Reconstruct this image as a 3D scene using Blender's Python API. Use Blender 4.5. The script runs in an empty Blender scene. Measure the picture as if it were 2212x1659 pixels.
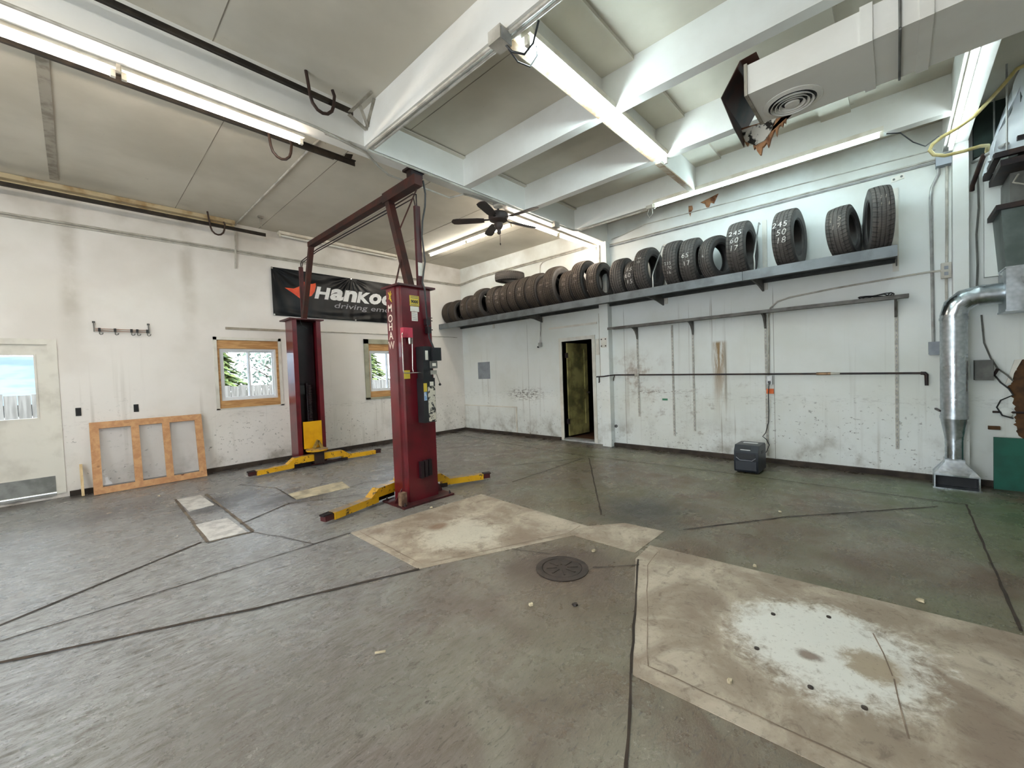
import bpy, bmesh, math, random
from mathutils import Vector, Matrix
random.seed(7)
PI = math.pi
scene = bpy.context.scene
COL = scene.collection

# ------------------------------------------------------------------ colour + material helpers
def srgb(r, g, b):
    f = lambda c: (c/12.92 if c <= 0.04045 else ((c+0.055)/1.055)**2.4)
    return (f(r/255), f(g/255), f(b/255), 1.0)

class NT:
    def __init__(self, name):
        self.m = bpy.data.materials.new(name); self.m.use_nodes = True
        self.t = self.m.node_tree; self.t.nodes.clear()
        self.out = self.t.nodes.new('ShaderNodeOutputMaterial')
    def n(self, kind, **kw):
        nd = self.t.nodes.new(kind)
        for k, v in kw.items(): setattr(nd, k, v)
        return nd
    def link(self, a, b): self.t.links.new(a, b)
    def setin(self, sock, v):
        if isinstance(v, bpy.types.NodeSocket): self.link(v, sock)
        else: sock.default_value = v
    def math(self, op, a, b=0.0, clamp=False):
        nd = self.n('ShaderNodeMath', operation=op, use_clamp=clamp)
        self.setin(nd.inputs[0], a); self.setin(nd.inputs[1], b)
        return nd.outputs[0]
    def mix(self, fac, a, b):
        nd = self.n('ShaderNodeMix', data_type='RGBA')
        self.setin(nd.inputs[0], fac); self.setin(nd.inputs[6], a); self.setin(nd.inputs[7], b)
        return nd.outputs[2]
    def ramp(self, v, lo, hi, a=0.0, b=1.0, smooth=True):
        nd = self.n('ShaderNodeMapRange', interpolation_type='SMOOTHSTEP' if smooth else 'LINEAR')
        self.setin(nd.inputs[0], v)
        for i, x in enumerate((lo, hi, a, b)): nd.inputs[i+1].default_value = x
        return nd.outputs[0]
    def coords(self, kind='Object'):
        if kind == 'World': return self.n('ShaderNodeNewGeometry').outputs['Position']
        return self.n('ShaderNodeTexCoord').outputs[kind]
    def scale(self, v, s):
        nd = self.n('ShaderNodeVectorMath', operation='MULTIPLY')
        self.link(v, nd.inputs[0]); nd.inputs[1].default_value = s
        return nd.outputs[0]
    def noise(self, v, s, detail=4.0, rough=0.55, dist=0.0):
        nd = self.n('ShaderNodeTexNoise')
        self.link(v, nd.inputs['Vector']); nd.inputs['Scale'].default_value = s
        nd.inputs['Detail'].default_value = detail; nd.inputs['Roughness'].default_value = rough
        nd.inputs['Distortion'].default_value = dist
        return nd.outputs['Fac']
    def sep(self, v):
        nd = self.n('ShaderNodeSeparateXYZ'); self.link(v, nd.inputs[0]); return nd.outputs
    def bsdf(self, color, rough=0.6, metal=0.0, bump=None, bstr=0.3, bdist=0.01, spec=0.5, coat=0.0):
        p = self.n('ShaderNodeBsdfPrincipled')
        self.setin(p.inputs['Base Color'], color); self.setin(p.inputs['Roughness'], rough)
        self.setin(p.inputs['Metallic'], metal); p.inputs['Specular IOR Level'].default_value = spec
        p.inputs['Coat Weight'].default_value = coat
        if bump is not None:
            b = self.n('ShaderNodeBump'); b.inputs['Strength'].default_value = bstr
            b.inputs['Distance'].default_value = bdist
            self.link(bump, b.inputs['Height']); self.link(b.outputs[0], p.inputs['Normal'])
        self.link(p.outputs[0], self.out.inputs[0])
        return self.m

def worn(name, c1, c2, s=6.0, rough=0.6, metal=0.0, lo=0.4, hi=0.65, bstr=0.1, coords='Object', stretch=(1, 1, 1), spec=0.5, coat=0.0):
    t = NT(name); v = t.scale(t.coords(coords), stretch)
    n = t.noise(v, s)
    c = t.mix(t.ramp(n, lo, hi), c1, c2)
    return t.bsdf(c, rough, metal, t.noise(v, s*6), bstr, 0.004, spec, coat)

def emit(name, color, strength):
    t = NT(name); e = t.n('ShaderNodeEmission'); e.inputs[0].default_value = color; e.inputs[1].default_value = strength
    t.link(e.outputs[0], t.out.inputs[0]); return t.m

# ------------------------------------------------------------------ mesh helpers
class MB:
    def __init__(self): self.bm = bmesh.new()
    def box(self, x0, y0, z0, x1, y1, z1):
        v = [self.bm.verts.new(p) for p in ((x0,y0,z0),(x1,y0,z0),(x1,y1,z0),(x0,y1,z0),(x0,y0,z1),(x1,y0,z1),(x1,y1,z1),(x0,y1,z1))]
        for f in ((3,2,1,0),(4,5,6,7),(0,1,5,4),(1,2,6,5),(2,3,7,6),(3,0,4,7)): self.bm.faces.new([v[i] for i in f])
        return self
    def bar(self, a, b, w, h, up=(0, 0, 1)):
        """box of section w x h running from a to b"""
        a = Vector(a); b = Vector(b); d = (b-a).normalized(); u = Vector(up)
        if abs(d.dot(u)) > 0.98: u = Vector((1, 0, 0))
        s = d.cross(u).normalized(); u = s.cross(d).normalized()
        v = []
        for p in (a, b):
            for i, j in ((-1,-1),(1,-1),(1,1),(-1,1)): v.append(self.bm.verts.new(p + s*(i*w/2) + u*(j*h/2)))
        for f in ((3,2,1,0),(4,5,6,7),(0,1,5,4),(1,2,6,5),(2,3,7,6),(3,0,4,7)): self.bm.faces.new([v[i] for i in f])
        return self
    def tube(self, pts, r, seg=8, caps=True):
        pts = [Vector(p) for p in pts]; n = len(pts); rs = r if isinstance(r, (list, tuple)) else [r]*n
        prev = None; rings = []
        for i in range(n):
            if i == 0: d = pts[1]-pts[0]
            elif i == n-1: d = pts[-1]-pts[-2]
            else: d = (pts[i]-pts[i-1]).normalized() + (pts[i+1]-pts[i]).normalized()
            d.normalize()
            if prev is None:
                u = Vector((0,0,1)) if abs(d.z) < 0.9 else Vector((1,0,0))
                u = (u - d*u.dot(d)).normalized()
            else:
                u = (prev - d*prev.dot(d))
                u = u.normalized() if u.length > 1e-6 else d.orthogonal().normalized()
            prev = u; w = d.cross(u)
            rings.append([self.bm.verts.new(pts[i] + (u*math.cos(2*PI*k/seg) + w*math.sin(2*PI*k/seg))*rs[i]) for k in range(seg)])
        for a, b in zip(rings, rings[1:]):
            for k in range(seg): self.bm.faces.new((a[k], a[(k+1)%seg], b[(k+1)%seg], b[k]))
        if caps:
            self.bm.faces.new(rings[0][::-1]); self.bm.faces.new(rings[-1])
        return self
    def lathe(self, prof, c=(0,0,0), axis='z', seg=24, closed=False):
        """prof = [(radius, height)] turned round an axis through c"""
        c = Vector(c); rings = []
        for r, h in prof:
            ring = []
            for k in range(seg):
                a = 2*PI*k/seg; x, y = r*math.cos(a), r*math.sin(a)
                p = {'z': (x, y, h), 'y': (x, h, y), 'x': (h, x, y)}[axis]
                ring.append(self.bm.verts.new(c + Vector(p)))
            rings.append(ring)
        pairs = list(zip(rings, rings[1:])) + ([(rings[-1], rings[0])] if closed else [])
        for a, b in pairs:
            for k in range(seg): self.bm.faces.new((a[k], a[(k+1)%seg], b[(k+1)%seg], b[k]))
        if not closed:
            for ring, (r, h) in ((rings[0], prof[0]), (rings[-1], prof[-1])):
                if r > 1e-4: self.bm.faces.new(ring)
        return self
    def prism(self, poly, lo, hi, axis='z'):
        """extrude a 2D polygon along an axis; poly coordinates are the two other axes in xyz order"""
        def P(a, b, h): return {'z': (a, b, h), 'y': (a, h, b), 'x': (h, a, b)}[axis]
        A = [self.bm.verts.new(P(a, b, lo)) for a, b in poly]; B = [self.bm.verts.new(P(a, b, hi)) for a, b in poly]
        self.bm.faces.new(A[::-1]); self.bm.faces.new(B)
        n = len(poly)
        for k in range(n): self.bm.faces.new((A[k], A[(k+1)%n], B[(k+1)%n], B[k]))
        return self
    def loft(self, rings, caps=True):
        R = [[self.bm.verts.new(p) for p in ring] for ring in rings]; n = len(R[0])
        for a, b in zip(R, R[1:]):
            for k in range(n): self.bm.faces.new((a[k], a[(k+1)%n], b[(k+1)%n], b[k]))
        if caps: self.bm.faces.new(R[0][::-1]); self.bm.faces.new(R[-1])
        return self
    def grid(self, fn, nu, nv):
        g = [[self.bm.verts.new(fn(i/nu, j/nv)) for j in range(nv+1)] for i in range(nu+1)]
        for i in range(nu):
            for j in range(nv): self.bm.faces.new((g[i][j], g[i+1][j], g[i+1][j+1], g[i][j+1]))
        return self
    def xform(self, M): self.bm.transform(M); return self
    def bevel(self, w, seg=2, ang=40):
        e = [e for e in self.bm.edges if len(e.link_faces) == 2 and e.calc_face_angle(0) > math.radians(ang)]
        bmesh.ops.bevel(self.bm, geom=e, offset=w, segments=seg, profile=0.5, affect='EDGES', clamp_overlap=True)
        return self
    def mesh(self, name, mat=None, smooth=35):
        bmesh.ops.recalc_face_normals(self.bm, faces=self.bm.faces[:])
        if smooth:
            for f in self.bm.faces: f.smooth = True
            for e in self.bm.edges:
                if len(e.link_faces) == 2 and e.calc_face_angle(0) > math.radians(smooth): e.smooth = False
        me = bpy.data.meshes.new(name); self.bm.to_mesh(me); self.bm.free()
        if mat: me.materials.append(mat)
        return me
    def build(self, name, mat, parent=None, label=None, smooth=35):
        o = bpy.data.objects.new(name, self.mesh(name, mat, smooth)); COL.objects.link(o)
        attach(o, parent)
        if label: o['label'] = label
        return o

def wloc(o):
    v = Vector(o.location)
    while o.parent: o = o.parent; v = v  # parents carry world-space meshes
    return v
def attach(o, parent):
    """parent o, keeping coordinates that were written in world space"""
    if parent is None: return
    o.parent = parent
    if parent.type == 'EMPTY' and parent.get('_local') != 1: o.matrix_parent_inverse = Matrix.Translation(-Vector(parent.location))
def tag(o, label, cat, group=None):
    o['label'] = label; o['category'] = cat
    if group: o['group'] = group
    return o
def thing(name, label, cat, loc=(0,0,0), group=None):
    o = bpy.data.objects.new(name, None); COL.objects.link(o); o.location = loc; o.empty_display_size = 0.1
    return tag(o, label, cat, group)
def struct(name, mb, m, parent=None, smooth=35):
    o = mb.build(name, m, parent, smooth=smooth)
    if parent is None: o['kind'] = 'structure'
    return o
def text_mesh(body, size, shear=0.0, offset=0.0, extrude=0.0, spacing=1.0, align='LEFT'):
    cu = bpy.data.curves.new('lettering', 'FONT'); cu.body = body; cu.size = size; cu.shear = shear
    cu.offset = offset; cu.extrude = extrude; cu.space_character = spacing; cu.align_x = align; cu.resolution_u = 3
    ob = bpy.data.objects.new('lettering', cu); COL.objects.link(ob)
    me = bpy.data.meshes.new_from_object(ob.evaluated_get(bpy.context.evaluated_depsgraph_get()))
    bpy.data.objects.remove(ob); bpy.data.curves.remove(cu)
    return me
def mesh_obj(name, me, m, parent=None, label=None):
    me.materials.clear(); me.materials.append(m)
    o = bpy.data.objects.new(name, me); COL.objects.link(o); attach(o, parent)
    if label: o['label'] = label
    return o
def arc(c, r, a0, a1, n, plane='xz'):
    out = []
    for i in range(n+1):
        a = math.radians(a0 + (a1-a0)*i/n); p = (r*math.cos(a), r*math.sin(a))
        c0 = Vector(c)
        out.append(c0 + Vector({'xz': (p[0], 0, p[1]), 'yz': (0, p[0], p[1]), 'xy': (p[0], p[1], 0)}[plane]))
    return out

# ------------------------------------------------------------------ room constants (metres)
WA, WB, CEIL = 8.52, 7.20, 4.32          # back wall plane y, right wall plane x, ceiling height
XL, YN = -3.6, -4.2                       # left and near walls, out of the photograph

# ------------------------------------------------------------------ materials
def wall_paint(name, base, warm):
    t = NT(name); P = t.coords('World'); x, y, z = t.sep(P)
    big = t.noise(P, 0.9, 5); med = t.noise(P, 5.0, 5)
    c = t.mix(t.ramp(big, 0.38, 0.68), base, warm)
    # roller patches of newer paint
    pt = t.noise(t.scale(P, (0.8, 0.8, 1.6)), 0.75, 0.0)
    c = t.mix(t.math('MULTIPLY', t.ramp(pt, 0.48, 0.62), 0.2), c, srgb(236, 236, 230))
    # runs down the wall
    st = t.noise(t.scale(P, (9, 9, 0.35)), 1.0, 3)
    low = t.ramp(z, 2.6, 0.2)
    c = t.mix(t.math('MULTIPLY', t.math('MULTIPLY', t.ramp(st, 0.58, 0.78), low), 0.5), c, srgb(146, 138, 122))
    # grime and scuffs in the lower metre
    sc = t.noise(t.scale(P, (1, 1, 1.6)), 16, 6, 0.7)
    hz = t.ramp(z, 1.7, 0.12)
    sp = t.math('MULTIPLY', t.ramp(sc, 0.595, 0.66), t.math('MULTIPLY', hz, t.ramp(t.noise(P, 1.6, 3), 0.42, 0.6)))
    c = t.mix(t.math('MULTIPLY', sp, 0.85), c, srgb(70, 66, 58))
    gr = t.math('MULTIPLY', t.ramp(t.noise(P, 2.2, 6, 0.65), 0.45, 0.75), t.ramp(z, 0.8, 0.05))
    c = t.mix(t.math('MULTIPLY', gr, 0.8), c, srgb(122, 113, 97))
    # shelf-height rub marks
    band = t.math('MULTIPLY', t.ramp(z, 0.86, 0.95), t.ramp(z, 1.08, 0.99))
    rub = t.math('MULTIPLY', band, t.ramp(t.noise(t.scale(P, (3, 3, 12)), 3, 6, 0.75), 0.5, 0.68))
    c = t.mix(t.math('MULTIPLY', rub, 0.25), c, srgb(84, 74, 60))
    # noisy brown tone growing toward the ceiling
    up = t.math('MULTIPLY', t.ramp(z, 3.3, 4.3), t.ramp(t.noise(P, 1.4, 4), 0.3, 0.7))
    c = t.mix(t.math('MULTIPLY', up, 0.45), c, srgb(150, 138, 116))
    return t, c, P, (x, y, z), med

t, c, P, (x, y, z), med = wall_paint('wall_paint_back', srgb(234, 230, 226), srgb(222, 217, 211))
# dirt bands on the studs
for xc, zc in ((0.02, 2.9), (1.36, 3.2)):
    d = t.ramp(t.math('ABSOLUTE', t.math('SUBTRACT', x, xc)), 0.16, 0.02)
    d = t.math('MULTIPLY', d, t.ramp(z, 1.9, zc)); d = t.math('MULTIPLY', d, t.ramp(t.noise(P, 2.5, 4), 0.25, 0.7))
    c = t.mix(t.math('MULTIPLY', d, 0.42), c, srgb(150, 140, 120))
M_WALLA = t.bsdf(c, 0.62, 0, med, 0.12, 0.01)
t, c, P, (x, y, z), med = wall_paint('wall_paint_right', srgb(232, 236, 235), srgb(222, 225, 220))
# rusty leak below the shelf
d = t.math('MULTIPLY', t.ramp(t.math('ABSOLUTE', t.math('SUBTRACT', y, 2.10)), 0.14, 0.03), t.math('MULTIPLY', t.ramp(z, 0.5, 1.70), t.ramp(z, 1.92, 1.86)))
d = t.math('MULTIPLY', d, t.ramp(t.noise(t.scale(P, (9, 9, 1.2)), 1.6, 5, 0.7), 0.34, 0.56))
c = t.mix(t.math('MULTIPLY', d, 0.95), c, srgb(146, 114, 66))
d = t.math('MULTIPLY', t.ramp(t.noise(t.scale(P, (12, 12, 0.25)), 1.6, 3), 0.60, 0.72), t.math('MULTIPLY', t.ramp(t.math('ABSOLUTE', t.math('SUBTRACT', y, 2.2)), 0.7, 0.2), t.ramp(z, 2.7, 2.4)))
c = t.mix(t.math('MULTIPLY', d, 0.6), c, srgb(120, 108, 88))
# brown smears near the pilaster
d = t.math('MULTIPLY', t.ramp(t.math('ABSOLUTE', t.math('SUBTRACT', y, 3.55)), 0.65, 0.2), t.math('MULTIPLY', t.ramp(z, 0.6, 1.2), t.ramp(z, 2.0, 1.5)))
d = t.math('MULTIPLY', d, t.ramp(t.noise(P, 3.2, 6, 0.7), 0.46, 0.68))
c = t.mix(t.math('MULTIPLY', d, 0.7), c, srgb(140, 116, 98))
# old shelf outline and black rub marks left of the door
d = t.math('MULTIPLY', t.ramp(t.math('ABSOLUTE', t.math('SUBTRACT', y, 6.35)), 0.75, 0.2), t.ramp(t.math('ABSOLUTE', t.math('SUBTRACT', z, 0.99)), 0.22, 0.02))
d = t.math('MULTIPLY', d, t.ramp(t.noise(t.scale(P, (4, 4, 12)), 2.4, 6, 0.75), 0.47, 0.62))
c = t.mix(t.math('MULTIPLY', d, 0.9), c, srgb(66, 56, 48))
# sheet seams, faint horizontal lap line, rusty rub line above the old counter height
sm = t.math('MULTIPLY', t.ramp(t.math('PINGPONG', t.math('ADD', y, 8.42), 1.22), 0.006, 0.002), t.ramp(z, 2.7, 2.5))
c = t.mix(t.math('MULTIPLY', sm, 0.65), c, srgb(96, 88, 76))
d = t.math('MULTIPLY', t.ramp(t.math('ABSOLUTE', t.math('SUBTRACT', y, 3.1)), 0.7, 0.4), t.ramp(t.math('ABSOLUTE', t.math('SUBTRACT', z, 1.07)), 0.05, 0.005))
d = t.math('MULTIPLY', d, t.ramp(t.noise(t.scale(P, (5, 5, 24)), 2.0, 6, 0.75), 0.5, 0.6))
c = t.mix(t.math('MULTIPLY', d, 0.85), c, srgb(88, 66, 50))
d = t.math('MULTIPLY', t.ramp(t.math('ABSOLUTE', t.math('SUBTRACT', y, 2.7)), 1.5, 0.9), t.math('MULTIPLY', t.ramp(t.noise(t.scale(P, (2, 2, 3)), 2.2, 6, 0.7), 0.56, 0.72), t.ramp(z, 1.5, 0.9)))
c = t.mix(t.math('MULTIPLY', d, 0.55), c, srgb(126, 112, 96))
# one green paint smear
d = t.math('MULTIPLY', t.ramp(t.math('ABSOLUTE', t.math('SUBTRACT', y, 3.02)), 0.06, 0.04), t.ramp(t.math('ABSOLUTE', t.math('SUBTRACT', z, 0.93)), 0.022, 0.012))
c = t.mix(d, c, srgb(60, 130, 96))
M_WALLB = t.bsdf(c, 0.6, 0, med, 0.12, 0.01)

t = NT('ceiling_paint'); P = t.coords('World')
c = t.mix(t.ramp(t.noise(P, 0.8, 5), 0.35, 0.7), srgb(206, 200, 186), srgb(186, 180, 165))
c = t.mix(t.math('MULTIPLY', t.ramp(t.noise(P, 11, 6, 0.7), 0.68, 0.74), 0.5), c, srgb(110, 96, 80))
M_CEIL = t.bsdf(c, 0.7, 0, t.noise(P, 7, 4), 0.12, 0.01)
t = NT('beam_paint'); P = t.coords('World')
c = t.mix(t.ramp(t.noise(P, 1.3, 5), 0.38, 0.7), srgb(230, 229, 224), srgb(218, 215, 208))
c = t.mix(t.math('MULTIPLY', t.ramp(t.noise(P, 14, 6, 0.7), 0.70, 0.76), 0.6), c, srgb(96, 88, 76))
M_BEAM = t.bsdf(c, 0.55, 0, t.noise(t.scale(P, (2, 2, 14)), 4, 4), 0.1, 0.01)

# floor: worn green-grey paint over concrete
t = NT('garage_floor'); P = t.coords('World'); x, y, z = t.sep(P)
n1 = t.noise(P, 0.55, 5, 0.6, 0.4); n2 = t.noise(P, 2.1, 6, 0.62, 0.6); n3 = t.noise(P, 34, 5, 0.7); n4 = t.noise(t.scale(P, (1.0, 3.2, 1)), 9, 6, 0.7, 0.6)
c = t.mix(t.ramp(n2, 0.36, 0.64), srgb(124, 117, 100), srgb(100, 83, 66))
side = t.ramp(t.math('SUBTRACT', x, y), -3.0, 6.5)                         # the paint is greener toward the right wall's near end
gm = t.math('MULTIPLY', t.ramp(n1, 0.40, 0.60), t.ramp(side, 0.0, 0.9, 0.15, 0.8))
c = t.mix(gm, c, t.mix(t.ramp(t.math('SUBTRACT', x, y), 4.5, 7.5), srgb(102, 103, 76), srgb(84, 108, 72)))
gl = t.math('MULTIPLY', t.ramp(t.math('SUBTRACT', x, y), 1.5, -4.0), 0.85)
c = t.mix(gl, c, t.mix(t.ramp(n4, 0.36, 0.64), srgb(158, 161, 164), srgb(118, 120, 121)))
n5 = t.noise(t.scale(P, (1.0, 2.2, 1)), 26, 5, 0.65, 0.3)
c = t.mix(t.math('MULTIPLY', t.ramp(n5, 0.57, 0.66), t.ramp(n1, 0.3, 0.6, 0.45, 0.8)), c, srgb(70, 64, 57))
c = t.mix(t.math('MULTIPLY', t.ramp(n4, 0.58, 0.70), 0.6), c, srgb(78, 72, 64))
c = t.mix(t.math('MULTIPLY', t.ramp(n3, 0.60, 0.72), 0.4), c, srgb(182, 178, 164))
for sx, sy, r0, r1, col, k in ((4.05, 1.95, 0.85, 0.1, (48, 47, 44), 0.8), (1.25, 6.2, 0.8, 0.1, (58, 58, 60), 0.85), (2.49, 1.88, 0.55, 0.15, (78, 62, 54), 0.85),
                               (1.75, 5.75, 0.65, 0.15, (56, 50, 46), 0.8), (3.6, 5.6, 1.1, 0.2, (84, 78, 72), 0.75), (0.2, 6.9, 0.7, 0.05, (92, 92, 96), 0.6), (3.3, 4.7, 0.9, 0.2, (92, 86, 76), 0.6),
                               (5.0, 3.1, 1.4, 0.2, (92, 82, 68), 0.6), (4.9, 6.9, 1.5, 0.3, (104, 96, 88), 0.6), (5.2, 0.35, 0.5, 0.05, (70, 62, 52), 0.6), (2.3, 1.5, 0.7, 0.1, (100, 86, 72), 0.6), (0.5, 2.1, 0.8, 0.1, (98, 92, 84), 0.5)):
    dn = t.n('ShaderNodeVectorMath', operation='DISTANCE'); t.link(P, dn.inputs[0]); dn.inputs[1].default_value = (sx, sy, 0)
    dd = t.math('ADD', dn.outputs['Value'], t.math('MULTIPLY', t.math('SUBTRACT', n2, 0.5), 1.3))
    c = t.mix(t.math('MULTIPLY', t.ramp(dd, r0, r1), k), c, srgb(*col))
# dirt swept against the walls
ed = t.math('MAXIMUM', t.ramp(x, 6.5, 7.15), t.ramp(y, 7.9, 8.5))
c = t.mix(t.math('MULTIPLY', ed, t.ramp(n2, 0.2, 0.6)), c, srgb(66, 57, 48))
rg = t.ramp(t.noise(P, 3.2, 6, 0.65), 0.3, 0.7, 0.16, 0.46)
M_FLOOR = t.bsdf(c, rg, 0, t.math('ADD', t.math('ADD', n4, n5), t.math('MULTIPLY', n3, 0.5)), 0.45, 0.008, 0.5)

def pad_material(name, blobs):
    t = NT(name); P = t.coords('World')
    n2 = t.noise(P, 2.6, 6, 0.65, 0.5); n3 = t.noise(P, 40, 5, 0.7); n4 = t.noise(P, 9, 6, 0.7, 0.8)
    c = t.mix(t.ramp(n2, 0.34, 0.64), srgb(186, 175, 158), srgb(148, 134, 118))
    c = t.mix(t.math('MULTIPLY', t.ramp(n4, 0.52, 0.70), 0.55), c, srgb(104, 90, 78))
    n5 = t.noise(P, 17, 6, 0.75, 0.6); n6 = t.noise(P, 1.3, 4, 0.6)
    c = t.mix(t.math('MULTIPLY', t.ramp(n6, 0.5, 0.7), 0.5), c, srgb(122, 102, 90))
    c = t.mix(t.math('MULTIPLY', t.ramp(n5, 0.56, 0.68), 0.45), c, srgb(96, 86, 76))
    for sx, sy, ax, ay, r0, r1, col, k in blobs:
        rel = t.n('ShaderNodeVectorMath', operation='SUBTRACT'); t.link(P, rel.inputs[0]); rel.inputs[1].default_value = (sx, sy, 0)
        ln = t.n('ShaderNodeVectorMath', operation='LENGTH'); t.link(t.scale(rel.outputs[0], (1/ax, 1/ay, 1)), ln.inputs[0])
        dd = t.math('ADD', ln.outputs['Value'], t.math('ADD', t.math('MULTIPLY', t.math('SUBTRACT', n2, 0.5), 1.3), t.math('ADD', t.math('MULTIPLY', t.math('SUBTRACT', n4, 0.5), 0.9), t.math('MULTIPLY', t.math('SUBTRACT', n5, 0.5), 1.0))))
        c = t.mix(t.math('MULTIPLY', t.ramp(dd, r0, r1), k), c, srgb(*col))
    c = t.mix(t.math('MULTIPLY', t.ramp(n3, 0.56, 0.70), 0.4), c, srgb(110, 100, 88))
    return t.bsdf(c, 0.62, 0, n3, 0.2, 0.004, 0.4)
M_PAD = pad_material('concrete_pad_near', ((2.66, 0.29, 0.46, 0.42, 1.15, 0.62, (226, 226, 220), 0.92), (2.64, 0.10, 0.16, 0.16, 1.0, 0.5, (150, 132, 106), 0.85), (2.52, 0.33, 0.05, 0.07, 1.2, 0.4, (106, 80, 62), 0.8)))
M_PAD2 = pad_material('concrete_pad_far', ((2.45, 3.05, 0.42, 0.40, 1.15, 0.45, (206, 200, 184), 0.75), (2.42, 3.35, 0.12, 0.1, 1.3, 0.3, (112, 78, 54), 0.8)))
M_PATCH = worn('cement_patch', srgb(206, 204, 200), srgb(170, 168, 166), 9, 0.6, bstr=0.5, coords='World')
M_PATCHY = worn('cement_patch_yellowed', srgb(198, 188, 160), srgb(150, 140, 118), 6, 0.65, bstr=0.4, coords='World')
M_JOINT = worn('joint_dirt', srgb(46, 38, 31), srgb(62, 50, 40), 8, 0.9, coords='World')
M_BASE = worn('curb_dirt', srgb(66, 56, 48), srgb(44, 37, 32), 5, 0.85, coords='World', bstr=0.4)
M_PINE = None
def wood(name, c1, c2, knot, stretch, s=3.0):
    t = NT(name); v = t.coords('World')
    g = t.noise(t.scale(v, stretch), s, 5, 0.6, 0.6)
    c = t.mix(t.ramp(g, 0.35, 0.65), c1, c2)
    kn = t.n('ShaderNodeTexVoronoi'); t.link(v, kn.inputs['Vector']); kn.inputs['Scale'].default_value = 4.3
    c = t.mix(t.ramp(kn.outputs['Distance'], 0.14, 0.05), c, knot)
    return t.bsdf(c, 0.6, 0, g, 0.1, 0.004)
M_PINE = wood('pine', srgb(204, 158, 112), srgb(182, 132, 90), srgb(104, 58, 30), (4, 4, 4))
M_PLY = wood('plywood', srgb(206, 162, 108), srgb(176, 128, 78), srgb(120, 74, 40), (1.2, 6, 9))
M_STICK = wood('pale_pine', srgb(226, 202, 158), srgb(206, 178, 132), srgb(170, 130, 90), (8, 8, 1))
M_OLDWOOD = worn('worn_lumber', srgb(176, 148, 118), srgb(206, 196, 178), 7, 0.75, coords='World', bstr=0.4)
M_TRIM = worn('trim_paint', srgb(226, 223, 214), srgb(206, 202, 192), 3, 0.5, coords='World')
M_VINYL = worn('window_vinyl', srgb(232, 236, 240), srgb(222, 226, 230), 3, 0.4)
M_RED = worn('lift_red', srgb(100, 15, 28), srgb(76, 11, 21), 4, 0.28, lo=0.4, hi=0.7, coords='World', coat=0.35)
M_DARKRED = worn('lift_red_dull', srgb(74, 22, 26), srgb(48, 20, 20), 4, 0.5, coords='World')
M_RUST = worn('rusty_red_steel', srgb(70, 32, 24), srgb(50, 30, 26), 6, 0.6, coords='World')
M_CARR = worn('carriage_dark', srgb(34, 18, 24), srgb(22, 14, 18), 5, 0.4, coords='World')
t = NT('lift_yellow'); P = t.coords('World'); nn = t.noise(P, 13, 6, 0.72)
c = t.mix(t.ramp(t.noise(P, 3, 4), 0.35, 0.7), srgb(226, 172, 26), srgb(200, 146, 20))
c = t.mix(t.ramp(nn, 0.56, 0.62), c, srgb(46, 34, 24))
nz = t.sep(t.n('ShaderNodeNewGeometry').outputs['Normal'])[2]
c = t.mix(t.math('MULTIPLY', t.ramp(nz, 0.75, 0.95), t.ramp(t.noise(P, 9, 4), 0.3, 0.55)), c, srgb(132, 118, 100))      # settled dust
M_YEL = t.bsdf(c, 0.42, 0, nn, 0.2, 0.003)
M_YELDEEP = worn('lift_yellow_plate', srgb(224, 166, 12), srgb(206, 146, 8), 3, 0.4, coords='World')
M_BLACK = worn('black_plastic', srgb(26, 27, 30), srgb(34, 35, 38), 5, 0.4)
M_BLACKIRON = worn('black_iron', srgb(36, 30, 34), srgb(58, 42, 36), 7, 0.5, metal=0.3, coords='World')
M_NAVY = worn('navy_plastic', srgb(24, 31, 42), srgb(18, 24, 33), 5, 0.42, coords='World')
M_NAVYDK = worn('dark_plastic_and_shade', srgb(14, 16, 22), srgb(20, 22, 28), 5, 0.5, coords='World')
M_STEEL = worn('shelf_steel', srgb(116, 122, 126), srgb(98, 103, 106), 4, 0.45, metal=0.55, coords='World')
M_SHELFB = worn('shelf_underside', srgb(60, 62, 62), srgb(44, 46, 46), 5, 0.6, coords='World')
M_LOWSHELF = worn('dusty_shelf_metal', srgb(104, 102, 98), srgb(80, 76, 72), 6, 0.55, metal=0.3, coords='World')
t = NT('galvanized'); P = t.coords('World'); v = t.n('ShaderNodeTexVoronoi'); t.link(P, v.inputs['Vector']); v.inputs['Scale'].default_value = 26
c = t.mix(v.outputs['Distance'], srgb(196, 203, 208), srgb(166, 174, 180)); M_GALV = t.bsdf(c, t.ramp(t.noise(P, 3, 3), 0.3, 0.7, 0.2, 0.42), 1.0, t.noise(P, 5, 3), 0.25, 0.02)
M_PLENUM = worn('dull_sheet_metal', srgb(104, 114, 112), srgb(86, 96, 92), 3, 0.45, metal=0.8, coords='World')
M_CONDUIT = worn('painted_conduit', srgb(192, 188, 178), srgb(160, 155, 144), 6, 0.4, coords='World')
M_CONDG = worn('bare_conduit', srgb(168, 168, 166), srgb(142, 142, 140), 6, 0.4, metal=0.4, coords='World')
M_GREYBOX = worn('grey_enamel', srgb(142, 148, 156), srgb(128, 134, 142), 5, 0.45, coords='World')
M_BOXDK = worn('worn_grey_box', srgb(108, 108, 104), srgb(86, 86, 82), 5, 0.5, coords='World')
M_FIX = worn('fixture_enamel', srgb(226, 220, 206), srgb(206, 196, 178), 5, 0.4, coords='World')
M_FIXOLD = worn('stained_fixture', srgb(196, 180, 146), srgb(150, 122, 80), 3, 0.5, coords='World')
M_TRACK = worn('door_track_steel', srgb(44, 40, 36), srgb(66, 58, 50), 6, 0.5, metal=0.5, coords='World')
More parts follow.
